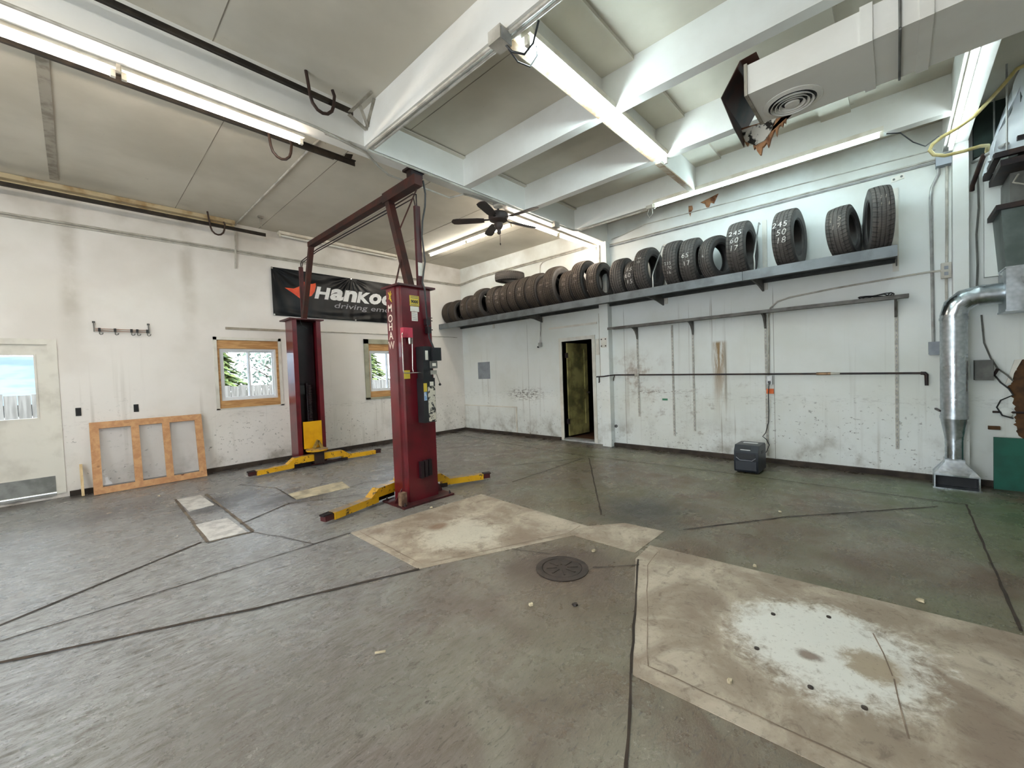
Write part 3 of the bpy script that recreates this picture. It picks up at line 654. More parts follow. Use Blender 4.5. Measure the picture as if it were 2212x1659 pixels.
# ------------------------------------------------------------------ conduits and electrical boxes
def conduit(name, label, pts, r, m, cat='conduit', group=None, straps=()):
    t = thing(name, label, cat, pts[0], group)
    MB().tube(pts, r, 8).build('pipe', m, t)
    for p in straps: MB().box(p[0]-.02, p[1]-.02, p[2]-.02, p[0]+.02, p[1]+.02, p[2]+.02).build('strap', m, t)
    return t
ya = WA-.016; xb = WB-.016
conduit('conduit', 'upper painted conduit running the length of the back wall and round the corner', [(XL+.01, ya, 3.835), (5.0, ya, 3.85), (7.06, ya, 3.90), (7.15, ya-.03, 3.91), (xb, 8.4, 3.925), (xb, 7.6, 3.985), (xb, 4.285, 3.995)], .015, M_CONDUIT, group='conduit pair on the back wall')
conduit('conduit', 'lower painted conduit running the length of the back wall and round the corner', [(XL+.01, ya, 3.80), (5.0, ya, 3.815), (7.06, ya, 3.865), (7.15, ya-.03, 3.875), (xb, 8.4, 3.89), (xb, 7.6, 3.95), (xb, 4.285, 3.96)], .014, M_CONDUIT, group='conduit pair on the back wall')
conduit('conduit', 'painted conduit crossing the far ceiling and dropping down the back wall', [(2.07, 4.5, 4.298), (2.07, 8.40, 4.298), (2.06, 8.455, 4.28), (2.05, ya-.03, 4.22), (2.05, ya-.032, 3.9), (2.03, ya-.03, 3.52)], .013, M_CONDUIT)
conduit('conduit', 'curved conduit dropping from the wall pair behind the tires', [(xb, 4.9, 3.965), (xb, 5.55, 3.94), (xb, 5.68, 3.92), (xb, 5.75, 3.86), (xb, 5.76, 3.78), (xb, 5.76, 2.81)], .011, M_CONDUIT)
conduit('conduit', 'upper conduit of the pair above the tires on the right wall', [(xb, 4.02, 3.905), (xb, -.36, 3.885)], .012, M_CONDUIT, group='conduit pair above the tires')
conduit('conduit', 'lower conduit of the pair above the tires on the right wall', [(xb, 4.02, 3.868), (xb, -.36, 3.848)], .013, M_CONDG, group='conduit pair above the tires')
conduit('conduit', 'thin cable conduit nearest the strip light on the right wall', [(xb, 3.98, 4.0), (xb, 3.75, 4.02), (xb, 3.3, 4.10), (xb, 2.0, 4.07), (xb, -.36, 4.0)], .008, M_CONDUIT)
conduit('conduit', 'conduit curving from the lower shelf up and across to the right outlet box', [(xb, 1.405, 1.33), (xb, 1.395, 2.20), (xb, 1.37, 2.34), (xb, 1.28, 2.42), (xb, 1.13, 2.46), (xb, .62, 2.505), (xb, -.11, 2.545), (7.16, -.30, 2.55), (7.15, -.40, 2.545)], .012, M_CONDUIT)
conduit('conduit', 'bent grey conduit dropping from the junction box to the grey switch box', [(xb, -.385, 3.80), (xb, -.385, 3.70), (xb, -.33, 3.56), (xb, -.32, 3.45), (xb, -.335, 1.69)], .016, M_CONDG)
conduit('conduit', 'straight grey conduit dropping from the junction box to the right outlet', [(xb, -.455, 3.80), (xb, -.45, 2.62)], .013, M_CONDUIT)
conduit('conduit', 'short conduit below the right outlet running behind the silver duct', [(xb, -.445, 2.45), (xb, -.45, 1.9)], .013, M_CONDUIT)
conduit('conduit', 'vertical conduit beside the pilaster between shelf and dark pipe', [(xb, 4.30, 2.62), (xb, 4.30, 1.36)], .014, M_CONDUIT)
conduit('conduit', 'short conduit on the pilaster below the beam end', [(7.03, 4.16, 3.9), (7.03, 4.17, 3.3)], .014, M_CONDUIT)
conduit('conduit', 'white conduit along the underside of the main beam over the lift', [(2.23, 1.2, 3.935), (2.22, 4.0, 3.935), (2.225, 4.055, 3.93), (2.28, 4.075, 3.93), (3.57, 4.08, 3.93), (5.55, 4.08, 3.93), (6.0, 4.06, 3.93), (6.12, 3.98, 3.93), (6.13, 3.8, 3.935), (6.14, 2.72, 3.935)], .015, M_CONDUIT)
conduit('conduit', 'second conduit on the joist underside toward the junction box', [(2.28, 1.0, 3.935), (2.275, 3.98, 3.935)], .011, M_CONDUIT)
conduit('conduit', 'white conduit looping below the beam past the lift arm to the fan', [(XL, 4.03, 3.925), (1.7, 4.03, 3.925), (2.25, 4.14, 3.93), (2.48, 4.28, 3.91), (2.65, 4.36, 3.90), (3.59, 4.40, 3.91), (3.68, 4.22, 3.925), (3.85, 4.19, 3.93), (4.18, 4.18, 3.93)], .013, M_CONDUIT)
conduit('cable', 'black cables looping from the ceiling junction box to the strip light', [(2.20, 2.05, 3.90), (2.24, 1.98, 3.80), (2.30, 1.92, 3.78), (2.33, 1.86, 3.84), (2.30, 1.78, 3.935)], .008, M_BLACK, 'cable')
conduit('cable', 'thin black cable hanging between junction box and strip light end', [(2.22, 2.05, 3.90), (2.32, 2.0, 3.78), (2.42, 1.97, 3.78), (2.46, 1.93, 3.86), (2.44, 1.92, 3.915)], .006, M_BLACK, 'cable')
conduit('cable', 'white cable curling from the tire light end to the right light', [(6.08, .06, 3.93), (6.1, -.05, 3.90), (6.3, -.15, 3.84), (6.5, -.25, 3.83), (6.6, -.36, 3.93)], .006, M_BLACK, 'cable')
conduit('cable', 'white wire loop hanging at the left end of the tire light', [(6.06, 2.70, 3.93), (6.06, 2.74, 3.84), (6.06, 2.71, 3.78), (6.06, 2.66, 3.82), (6.06, 2.66, 3.92)], .006, M_CONDUIT, 'cable')
def ebox(name, label, cat, lo, hi, m, extra=None, bev=.006):
    t = thing(name, label, cat, ((lo[0]+hi[0])/2, (lo[1]+hi[1])/2, lo[2]))
    MB().box(*lo, *hi).bevel(bev, 2).build('body', m, t)
    return t
t = ebox('junction_box', 'grey junction box at the joist corner with black cables', 'junction box', (2.13, 1.99, 3.85), (2.25, 2.11, 3.945), M_CONDUIT)
MB().box(2.14, 1.985, 3.845, 2.24, 1.99, 3.93).build('cover', M_CONDG, t)
t = ebox('junction_box', 'white junction box on the beam between fan and right wall', 'junction box', (5.45, 4.03, 3.86), (5.58, 4.10, 3.95), M_CONDUIT)
t = ebox('junction_box', 'small white box at the left end of the tire light', 'junction box', (6.02, 2.64, 3.90), (6.12, 2.74, 3.95), M_CONDUIT)
t = ebox('junction_box', 'grey junction box where the right light meets the wall', 'junction box', (7.09, -.488, 3.77), (7.2, -.36, 3.90), M_GREYBOX)
t = ebox('outlet_box', 'white outlet box on conduit left of the second pilaster', 'outlet', (7.13, -.485, 2.45), (7.2, -.40, 2.63), M_CONDUIT)
for zz in (2.50, 2.57): MB().box(7.126, -.46, zz-.02, 7.131, -.425, zz+.02).build('socket', M_GREYBOX, t)
t = ebox('switch_box', 'small grey switch box on the wall left of the silver duct', 'switch box', (7.11, -.40, 1.55), (7.2, -.29, 1.70), M_GREYBOX)
MB().box(7.10, -.395, 1.54, 7.12, -.295, 1.60).build('lid', M_GREYBOX, t)
t = ebox('disconnect_box', 'worn dark grey metal box right of the silver duct', 'switch box', (7.06, -.80, 1.23), (7.2, -.66, 1.46), M_BOXDK, bev=.012)
MB().box(7.045, -.795, 1.27, 7.06, -.665, 1.455).bevel(.004, 1).build('lid', M_BOXDK, t)
MB().bar((7.08, -.80, 1.28), (7.05, -.83, 1.36), .02, .02).build('handle', M_BLACKIRON, t)
t = ebox('outlet_box', 'grey outlet under the dark pipe with a black cord plugged in', 'outlet', (7.13, 1.355, 1.19), (7.2, 1.43, 1.325), M_CONDG)
MB().box(7.125, 1.37, 1.20, 7.13, 1.415, 1.315).build('faceplate', M_WHITE, t)
MB().box(7.10, 1.375, 1.21, 7.126, 1.405, 1.245).build('plug', M_BLACK, t)
conduit('power_cord', 'black power cord from the pipe outlet down to the black appliance', [(7.10, 1.39, 1.215), (7.10, 1.40, 1.05), (7.14, 1.405, .80), (7.15, 1.415, .62), (7.13, 1.45, .46), (7.12, 1.49, .40), (7.12, 1.44, .36), (7.10, 1.40, .28), (6.95, 1.41, .20), (6.74, 1.45, .16)], .006, M_BLACK, 'cord')
o = MB().box(7.175, 1.345, 1.05, 7.185, 1.44, 1.125).build('warning_tag', M_TAGOR); tag(o, 'bright orange tag hanging on the cord under the outlet', 'tag')
t = thing('drop_outlet', 'small outlet box hanging on a cord below the tire shelf left of the door', 'outlet', (7.15, 5.8, 2.05))
MB().box(7.12, 5.775, 2.06, 7.18, 5.835, 2.15).bevel(.005, 1).build('body', M_CONDG, t)
MB().tube([(7.15, 5.77, 2.66), (7.15, 5.785, 2.4), (7.15, 5.80, 2.15)], .006, 6).build('cord', M_CONDG, t)
MB().tube([(7.15, 5.74, 2.66), (7.15, 5.77, 2.4), (7.15, 5.81, 2.15)], .004, 6).build('cord', M_BLACKIRON, t)
MB().box(7.115, 5.83, 2.04, 7.145, 5.86, 2.075).build('plug', M_BLACK, t)
t = ebox('switch_plate', 'narrow white plate on the wall right of the open door', 'plate', (7.185, 4.325, 1.80), (7.2, 4.40, 2.12), M_TRIM, bev=.002)
o = MB().box(7.188, 7.50, 1.37, 7.2, 7.935, 1.80).bevel(.003, 1).build('panel_cover', M_GREYBOX); tag(o, 'pale grey panel cover on the right wall left of the open door', 'panel')
t = thing('hatch_board', 'low white board fixed to the wall in the far corner', 'board', (7.19, 7.6, .07))
MB().box(7.178, 6.64, .07, 7.198, WA-.02, .665).bevel(.003, 1).build('board', M_WALLB, t)
MB().box(7.172, 6.61, .07, 7.198, 6.64, .69).box(7.172, 6.64, .665, 7.198, WA-.02, .69).build('edge_trim', M_TRIM, t)
o = MB().box(7.18, 4.36, 2.42, 7.2, 5.57, 2.46).bevel(.003, 1).build('wall_batten', M_TRIM); tag(o, 'painted wooden strip on the wall above the open door', 'batten')
t = thing('wall_batten', 'grey-brown wooden strip on the back wall above the left window', 'batten', (1.84, WA, 2.44))
MB().box(1.84, WA-.02, 2.445, 3.0, WA, 2.485).build('strip', worn('grey_strip', srgb(166, 158, 144), srgb(146, 138, 124), 6, .7, coords='World'), t)
conduit('conduit', 'thin conduit low across the back wall behind the lift posts', [(3.0, ya, 2.475), (5.5, ya, 2.49), (7.0, ya, 2.49)], .010, M_CONDUIT)
for xx, lab in ((.02, 'small black wall plate nearest the exit door'), (.63, 'small black wall plate above the wooden frame')):
    t = ebox('wall_plate', lab, 'wall plate', (xx-.028, WA-.012, 1.12), (xx+.028, WA, 1.235), M_BLACK, bev=.003)
    MB().box(xx-.015, WA-.016, 1.14, xx+.015, WA-.011, 1.215).build('insert', M_NAVYDK, t)
# torn paper at the tire light, bolt plate, graffiti-free marks
for poly, lab in (([(2.53,4.20),(2.47,4.19),(2.46,4.13),(2.49,4.09),(2.505,4.02),(2.53,4.10)], 'narrow brown torn flake of paint behind the tire light'), ([(2.34,4.20),(2.06,4.26),(2.13,4.12),(2.18,4.15),(2.21,4.07),(2.25,4.10),(2.27,4.16)], 'wide brown torn flake of paint behind the tire light')):
    o = MB().prism(poly, 7.192, 7.204, 'x').build('paint_flake', M_TORN); tag(o, lab, 'paint flake')
t = thing('bolt_plate', 'white bolt plate on the wall above the rightmost tire', 'plate', (7.19, -.03, 3.75))
MB().prism([(.03,3.74),(.03,3.80),(-.09,3.82),(-.09,3.76)], 7.19, 7.2, 'x').build('plate', M_TRIM, t)
for yy, zz in ((.005, 3.772), (-.065, 3.788)): MB().lathe([(.012, 0), (.012, -.01), (.0005, -.012)], (7.19, yy, zz), 'x', 8).build('bolt', M_BOXDK, t)
o = MB().lathe([(.028, 0), (.028, -.012), (.014, -.012), (.014, 0)], (7.2, 4.0, .39), 'x', 14, True).build('pipe_ring', M_BLACKIRON); tag(o, 'small black ring on the wall low beside the pilaster', 'ring')

# ------------------------------------------------------------------ tires
def tire_meshes(R, w, brown):  # brown selects the tread darkened for the less lit tires
    g = .0085; hw = w*.43; r0 = R*.60
    ys = []
    gr = [-.62, -.22, .22, .62]
    pr = [(R-.035, -hw-.004), (R-.012, -hw)]
    edges = []
    for q in gr: edges += [(q-.055)*hw, (q+.055)*hw]
    crown = lambda y: R - .010*(y/hw)**2
    for i in range(0, len(edges), 2):
        a, b = edges[i], edges[i+1]
        pr += [(crown(a), a), (crown(a)-g, a+.0008), (crown(b)-g, b-.0008), (crown(b), b)]
    pr = [pr[0], pr[1], (crown(hw*.93), -hw*.93)] + pr[2:] + [(crown(hw*.93), hw*.93), (R-.012, hw), (R-.035, hw+.004), (R-.03, hw*.5), (R-.03, -hw*.5)]
    tread = MB().lathe(pr, axis='y', seg=56, closed=True).mesh('tread', M_TREADSHADE if brown else M_TREAD, 30)
    m = (R+r0)/2
    sw = [(R-.034, hw+.003), (R-.05, w*.475), (m+.01, w*.5), (m+.004, w*.497), (m-.004, w*.5), (r0+.035, w*.46), (r0+.022, w*.462), (r0+.012, w*.42), (r0, w*.40), (r0, w*.33), (r0+.02, w*.36), (m, w*.44), (R-.05, hw*.9), (R-.032, hw*.5)]
    prof = sw + [(r, -y) for r, y in reversed(sw)]
    carc = MB().lathe(prof, axis='y', seg=56, closed=True).mesh('sidewall', M_RUB, 40)
    return tread, carc
def chalk(tire, R, lines, size, y0=0.0, a0=10.0, tilt=0.0):
    """hand-chalked size written on the tread facing the room, one mesh per tire"""
    bm = bmesh.new()
    for i, (txt, up) in enumerate(lines):
        me = text_mesh(txt, size, shear=random.uniform(-.1, .25), offset=0.0, spacing=1.15, align='CENTER')
        b2 = bmesh.new(); b2.from_mesh(me)
        bmesh.ops.subdivide_edges(b2, edges=[e for e in b2.edges if e.calc_length() > .02], cuts=1)
        dx, rot = random.uniform(-.012, .012), random.uniform(-.08, .08)
        for v in b2.verts:
            u, k = v.co.x + dx, v.co.y
            u, k = u*math.cos(rot)-k*math.sin(rot), u*math.sin(rot)+k*math.cos(rot)
            a = math.radians(a0) + (up + k)/R; yy = -u + y0; rr = R + .0035 - .010*(yy/(.1))**2*.6
            v.co = Vector((-rr*math.cos(a), yy, rr*math.sin(a)))
        tmp = bpy.data.meshes.new('chalk_tmp'); b2.to_mesh(tmp); b2.free(); bm.from_mesh(tmp); bpy.data.meshes.remove(tmp); bpy.data.meshes.remove(me)
    me = bpy.data.meshes.new('chalk_mark'); bm.to_mesh(me); bm.free()
    return me
SZ = 2.79
# (y centre, width, top z seen, yaw deg, x, brown (shaded tread tone), chalk lines, chalk size, label)
TIRES = [
 (8.39,.22,3.40,0,6.80,1,[], .07,'tire in the corner, first from the back wall on the shelf'),
 (8.14,.22,3.41,0,6.82,1,[], .07,'second tire from the back wall, its hub hole showing'),
 (7.64,.235,3.45,0,6.80,1,[('65',.02),('15',-.09)], .075,'tire chalked 65 15 near the corner, third from the back wall'),
 (7.385,.22,3.43,0,6.80,1,[('15',-.06)], .06,'tire fourth from the back wall, left of the one chalked 17'),
 (7.12,.24,3.54,-4,6.81,1,[('55',.03),('17',-.10)], .085,'tall tire chalked 17 with its open side beside a gap, fifth from the back wall'),
 (6.68,.24,3.52,0,6.81,1,[('75',.0),('15',-.09)], .07,'tire chalked 75 15 under the left rim of the flat-lying tire'),
 (6.44,.205,3.49,0,6.80,1,[('65',.06),('60',-.03),('16',-.13)], .085,'tire chalked 65 60 16 beneath the flat-lying tire'),
 (6.22,.2,3.54,0,6.81,1,[('65',.0),('15',-.1)], .06,'tire with faint chalk beneath the middle of the flat-lying tire'),
 (5.985,.235,3.55,0,6.82,1,[('70',-.02)], .05,'plain dim-toned tire beneath the right rim of the flat-lying tire'),
 (5.715,.245,3.56,0,6.82,1,[('55',.0),('18',-.12)], .08,'tire chalked 55 18 just right of the flat-lying tire'),
 (5.435,.25,3.57,0,6.82,1,[('255',.0)], .045,'broad dim-toned tire right of the one chalked 55 18'),
 (5.19,.2,3.49,0,6.80,1,[('205',.05),('17',-.1)], .055,'narrow tire with faint chalk left of the tallest dim-toned tire'),
 (4.95,.25,3.61,0,6.82,1,[('235',-.03),('60',-.09)], .045,'tallest dim-toned tire, left of the one chalked 75 55 17'),
 (4.63,.25,3.48,0,6.80,1,[('75',.06),('55',-.03),('17',-.12)], .065,'tire chalked 75 55 17 in the middle of the shelf'),
 (4.315,.245,3.59,0,6.82,1,[('55',.0),('17',-.11)], .075,'tall tire chalked 17 left of the pilaster'),
 (4.02,.245,3.50,0,6.80,1,[('57',.02),('16',-.1)], .075,'tire chalked 57 16 in front of the pilaster'),
 (3.54,.24,3.475,0,6.80,0,[('17',.2)], .06,'tire chalked 17 high on its tread, right of the pilaster gap'),
 (3.29,.19,3.38,0,6.76,0,[('15',.04),('60',-.065),('15',-.17)], .085,'small tire boldly chalked 15 60 15'),
 (3.062,.225,3.55,-3,6.80,0,[('66',.1),('15',.03)], .045,'tire with open side just left of a shelf brace, right of the small one'),
 (2.59,.235,3.55,0,6.82,0,[('235',-.10),('70',-.17),('16',-.24)], .055,'grey tire chalked 235 70 low on its tread, right of a brace'),
 (2.33,.24,3.53,0,6.82,0,[('65',-.03),('17',-.15)], .085,'grey tire chalked 65 17 left of the turned tire'),
 (1.985,.19,3.49,-20,6.82,0,[('6',-.05)], .05,'tire turned to show its open centre, left of the one chalked 245 60'),
 (1.63,.245,3.59,-2,6.82,0,[('245',.09),('60',-.02),('17',-.125)], .085,'tire chalked 245 60 beside the right shelf brace'),
 (1.05,.245,3.595,-6,6.82,0,[('245',.055),('50',-.055),('18',-.155)], .09,'tire standing alone, chalked 245 in large figures'),
 (.475,.235,3.47,-10,6.80,0,[('1 5',.05),('17',-.05)], .08,'second tire from the right end, leaning toward the last tire'),
 (.150,.215,3.60,9,6.82,0,[('11',.12),('1 1',.02)], .06,'rightmost tire with chunky tread at the shelf end'),
]
for i, (yc, w, zt, yaw, xc, brown, lines, cs, lab) in enumerate(TIRES):
    ztt = 1.52 + (zt-1.52)*.99; R = (ztt-SZ)/1.966; xc = min(xc, 7.172-R)
    t = thing('tire', lab, 'tire', (xc, yc, SZ+R), 'used tires on the wall shelf'); t['_local'] = 1
    t.rotation_euler = (0, 0, math.radians(yaw))
    if i == 24: t.rotation_euler = (math.radians(-4), 0, math.radians(yaw)); t.location.z += .012
    tr, ca = tire_meshes(R, w, brown)
    mesh_obj('tread', tr, tr.materials[0], t); mesh_obj('sidewall', ca, M_RUB, t)
    for ln in lines: mesh_obj('chalk_mark', chalk(t, R, [ln], cs*(1.0 if brown else 1.2), a0=6), M_CHALK if (not brown and i not in (16, 24, 25)) else M_CHALKDIM, t, 'white chalked size')
t = thing('tire', 'tire lying flat on top of the row', 'tire', (6.80, 6.33, 3.65), 'used tires on the wall shelf'); t['_local'] = 1
t.rotation_euler = (math.radians(90+3), 0, math.radians(0))
tr, ca = tire_meshes(.335, .20, 0); mesh_obj('tread', tr, M_TREAD, t); mesh_obj('sidewall', ca, M_RUB, t)

# ------------------------------------------------------------------ tire shelf
t = thing('tire_shelf', 'long grey steel shelf high on the right wall holding the tires', 'shelf', (6.8, 4.2, 2.66))
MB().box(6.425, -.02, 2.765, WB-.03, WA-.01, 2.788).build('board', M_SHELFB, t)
b = MB()
for y0, y1 in ((-.02, 1.55), (1.555, 3.62), (3.625, 6.4), (6.405, WA-.01)): b.box(6.42, y0, 2.675, 6.432, y1, 2.80).box(6.432, y0, 2.675, 6.47, y1, 2.683)
b.build('front_lip', M_STEEL, t)
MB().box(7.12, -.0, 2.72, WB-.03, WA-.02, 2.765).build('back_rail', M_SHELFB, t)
MB().box(6.432, -.02, 2.675, 7.13, -.005, 2.788).build('end_plate', M_LOWSHELF, t)
for yy in (1.46, 3.0, 5.75):
    b = MB(); b.prism([(6.47, 2.68), (6.47, 2.765), (WB-.01, 2.765), (WB-.01, 2.60), (6.9, 2.655)], yy-.012, yy+.012, 'y'); b.build('bracket', M_LOWSHELF, t)
for yy in (2.95, 1.43, -.005, 5.75, 4.24, 7.3):
    MB().box(7.182, yy-.03, 2.62, WB-.001, yy+.03, 3.66).bevel(.004, 1).build('standard', M_TRIM, t)
for y0, y1 in ((2.935, 2.85), (1.475, 1.405)):
    MB().tube([(7.13, y0, 3.60), (7.06, y0, 3.60), (6.50, y1+(y0-y1)*.12, 3.06), (6.46, y1+.01, 2.99), (6.445, y1, 2.90), (6.442, y1, 2.80)], .010, 8).build('brace_rod', M_CONDG, t)
# lower shelf with curved brackets
t = thing('metal_shelf', 'narrow dusty grey metal shelf empty below the tire shelf', 'shelf', (7.05, 2.0, 2.28))
MB().box(6.90, -.12, 2.262, WB-.035, 3.96, 2.285).build('board', M_LOWSHELF, t)
MB().box(6.895, -.12, 2.245, 6.905, 3.96, 2.29).build('front_lip', M_LOWSHELF, t)
for yy in (3.50, 2.50, 1.44, -.0):
    b = MB(); pts = [(6.93, 2.262), (WB-.02, 2.262), (WB-.02, 2.06)] + [(WB-.02 - .22 + .20*math.cos(a) , 2.04 + .20*math.sin(a)) for a in [math.radians(q) for q in (0, 18, 36, 54, 72, 86)]]
    pts = [(WB-.26, 2.262), (WB-.02, 2.262), (WB-.02, 2.04)] + [(WB-.27+.225*math.cos(math.radians(q)), 2.02+.225*math.sin(math.radians(q))) for q in (8, 25, 45, 65, 82)]
    b.prism(pts, yy-.012, yy+.012, 'y'); b.build('bracket', M_LOWSHELF, t)
o = thing('cable_tangle', 'small tangle of black wire on the right end of the narrow shelf', 'cable', (7.0, .15, 2.29))
pts = []
for k in range(60):
    a = k*.55; pts.append((7.0+.05*math.sin(a*1.3), .18+.16*math.cos(a*.37)+.03*math.sin(a), 2.30+.015*(1+math.sin(a*.9))))
MB().tube(pts, .007, 6).build('wire', M_BLACK, o)
for yy, z1, z0, lab in ((3.51, 2.23, .60, 'leftmost'), (2.86, 2.24, .30, 'second from left'), (2.51, 2.24, .40, 'third from left'), (1.44, 2.24, .10, 'fourth from left, beside the outlet'), (-.005, 2.24, .35, 'rightmost')):
    t = thing('shelf_standard', 'slotted metal strip on the right wall, %s' % lab, 'shelf standard', (7.19, yy, z0), 'slotted standards under the narrow shelf')
    MB().box(7.186, yy-.016, z0, WB, yy+.016, z1).build('strip', worn('standard_paint', srgb(196, 194, 186), srgb(164, 160, 150), 14, .6, coords='World'), t)
    sl = MB(); n = int((z1-z0)/.055)
    for k in range(n): sl.box(7.184, yy-.004, z0+.02+k*.055, 7.1865, yy+.004, z0+.045+k*.055)
    sl.build('slots', M_GREYPRINT, t)
# air pipe
t = thing('air_pipe', 'long thin black iron pipe across the right wall at waist height', 'pipe', (7.1, 2.0, 1.35))
xp = 7.14
MB().tube([(7.02, 4.30, 1.365), (7.02, 4.14, 1.37), (7.06, 4.03, 1.385), (xp, 3.97, 1.39), (xp, 1.17, 1.345), (xp, .75, 1.338)], .013, 10).build('pipe', M_BLACKIRON, t)
MB().tube([(xp, .73, 1.338), (xp, -.25, 1.322)], .013, 10).build('pipe', M_BLACKIRON, t)
MB().tube([(xp, .82, 1.339), (xp, .66, 1.337)], .02, 10).build('coupling', M_BRASSY, t)
MB().tube([(xp, .66, 1.337), (xp, .56, 1.335)], .016, 10).build('coupling', M_CONDUIT, t)
MB().tube([(xp, 3.55, 1.383), (xp, 3.47, 1.382)], .018, 10).build('coupling', M_CONDUIT, t)
MB().tube([(xp, -.22, 1.322), (xp, -.255, 1.32), (xp, -.27, 1.30), (xp, -.272, 1.17)], [.02, .022, .02, .017], 10).build('elbow', M_BLACKIRON, t)
MB().tube([(7.02, 4.24, 1.37), (7.02, 4.24, 1.27), (7.02, 4.25, 1.25)], .014, 10).build('drain_leg', M_BLACKIRON, t)
MB().tube([(xp, 3.97, 1.39), (7.15, 4.0, 1.33), (7.18, 4.02, 1.28)], .008, 8).build('stay', M_BLACKIRON, t)

# ------------------------------------------------------------------ dehumidifier-like black appliance
ax0, ax1, ay0, ay1 = 6.28, 6.72, 1.37, 1.67
t = thing('dehumidifier', 'squat black and navy plastic appliance on the floor by the right wall', 'dehumidifier', (6.5, 1.52, 0))
b = MB(); b.prism([(ax0+.015, .02), (ax1, .02), (ax1, .355), (ax1-.05, .385), (ax0+.06, .385), (ax0, .30), (ax0, .05)], ay0, ay1, 'y'); b.bevel(.018, 3); b.build('body', M_NAVY, t)
b = MB(); b.box(ax0-.012, ay0+.022, .05, ax0+.01, ay1-.022, .175).bevel(.012, 2); b.build('tank', M_NAVY, t)
b = MB(); b.box(ax0-.006, ay0+.03, .20, ax0+.005, ay1-.03, .275).bevel(.004, 1); gr = b.build('grille', M_NAVYDK, t)
b = MB()
for k in range(4): b.box(ax0-.010, ay0+.05, .208+k*.018, ax0-.004, ay1-.05, .214+k*.018)
b.build('slat', M_BLACK, gr)
MB().tube([(ax0-.012, ay1-.03, .222), (ax0-.012, ay1-.075, .185), (ax0-.012, ay0+.075, .185), (ax0-.012, ay0+.03, .222)], .005, 6).build('trim_line', M_GREYPRINT, t)
b = MB(); b.box(-.062, -.004, -.018, .062, .004, .018).bevel(.004, 1); b.xform(Matrix.Translation((ax0+.028, 1.53, .345)) @ Matrix.Rotation(math.radians(-90), 4, 'Z') @ Matrix.Rotation(math.radians(-35), 4, 'X')); b.build('carry_slot', M_NAVYDK, t)
b = MB(); b.box(-.062, -.004, -.006, .062, .004, .004); b.xform(Matrix.Translation((ax0+.014, 1.53, .326)) @ Matrix.Rotation(math.radians(-90), 4, 'Z')); b.build('slot_edge', M_WHITE, t)
MB().box(ax1-.20, ay0+.06, .384, ax1-.14, ay1-.06, .388).build('top_label', M_WHITE, t)
b = MB(); b.box(ax0+.19, ay0-.004, .26, ax0+.29, ay0+.004, .30).bevel(.003, 1); b.build('side_grip', M_NAVYDK, t)
for px in (ax0+.06, ax1-.06):
    for py in (ay0+.04, ay1-.04): MB().lathe([(.016, 0), (.018, .022)], (px, py, 0), 'z', 10).build('foot', M_BLACK, t)

# ------------------------------------------------------------------ silver floor duct
t = thing('sheet_metal_duct', 'shiny galvanized round duct standing on the floor at the right', 'duct', (6.9, -.48, 0))
cx, cy, r = 6.905, -.483, .112
b = MB(); b.tube([(cx, cy, .80), (cx, cy, 1.99)], r, 28); b.build('riser', M_GALV, t)
b = MB(); b.lathe([(r+.006, 1.93), (r+.006, 1.96)], (cx, cy, 0), 'z', 28).lathe([(r+.005, .80), (r+.005, .83)], (cx, cy, 0), 'z', 28); b.build('band', M_GALV, t)
# gored elbow
b = MB(); Rr = .19; rings = []
cen = Vector((cx, cy-Rr, 1.99))
for k in range(4):
    a = math.radians(k*30); ctr = cen + Vector((0, Rr*math.cos(a), Rr*math.sin(a)))
    nrm = Vector((0, -math.sin(a), math.cos(a))); u = Vector((1, 0, 0)); w = nrm.cross(u)
    rings.append([ctr + (u*math.cos(2*PI*q/28) + w*math.sin(2*PI*q/28))*(r/math.cos(math.radians(15)) if 0 < k < 3 else r) for q in range(28)])
b.loft(rings); b.build('elbow', M_GALV, t, smooth=50)
end = cen + Vector((0, 0, Rr))
b = MB(); b.tube([end, (cx, -.846, end.z)], r, 28); b.build('branch', M_GALV, t)
b = MB(); b.loft([[(cx+rr*math.cos(2*PI*q/28), cy+rr*math.sin(2*PI*q/28), zz) for q in range(28)] for rr, zz in ((r, .80), (r-.004, .77), (.078, .585), (.078, .56))]); b.build('reducer', M_GALV, t)
b = MB(); b.tube([(cx, cy, .25), (cx, cy, .60)], .076, 24); b.build('lower_pipe', M_GALV, t)
bt = MB()
sq = lambda x0, x1, y0, y1, z: [(x0, y0, z), (x1, y0, z), (x1, y1, z), (x0, y1, z)]
bt.loft([sq(cx-.08, cx+.08, cy-.08, cy+.08, .34), sq(cx-.08, cx+.08, cy-.08, cy+.08, .30), sq(cx-.13, cx+.12, cy-.19, cy+.17, .165)])
for a in ((cx-.13, cy-.19, .0, cx+.12, cy-.178, .165), (cx-.13, cy+.158, .0, cx+.12, cy+.17, .165), (cx+.11, cy-.178, .0, cx+.12, cy+.158, .165), (cx-.13, cy-.178, .0, cx+.11, cy+.158, .006), (cx-.13, cy-.178, .15, cx-.12, cy+.158, .165), (cx-.15, cy-.20, .0, cx-.12, cy+.18, .014)): bt.box(*a)
MB().box(cx+.02, cy-.176, .008, cx+.03, cy+.156, .163).build('boot_throat_shade', M_NAVYDK, t)  # dark sheet painting the shade inside the boot opening
bt.build('register_boot', M_GALV, t)
MB().bar((cx-.02, cy+.11, .885), (cx+.26, cy+.135, .885), .02, .02).build('wall_strap', M_BLACKIRON, t)

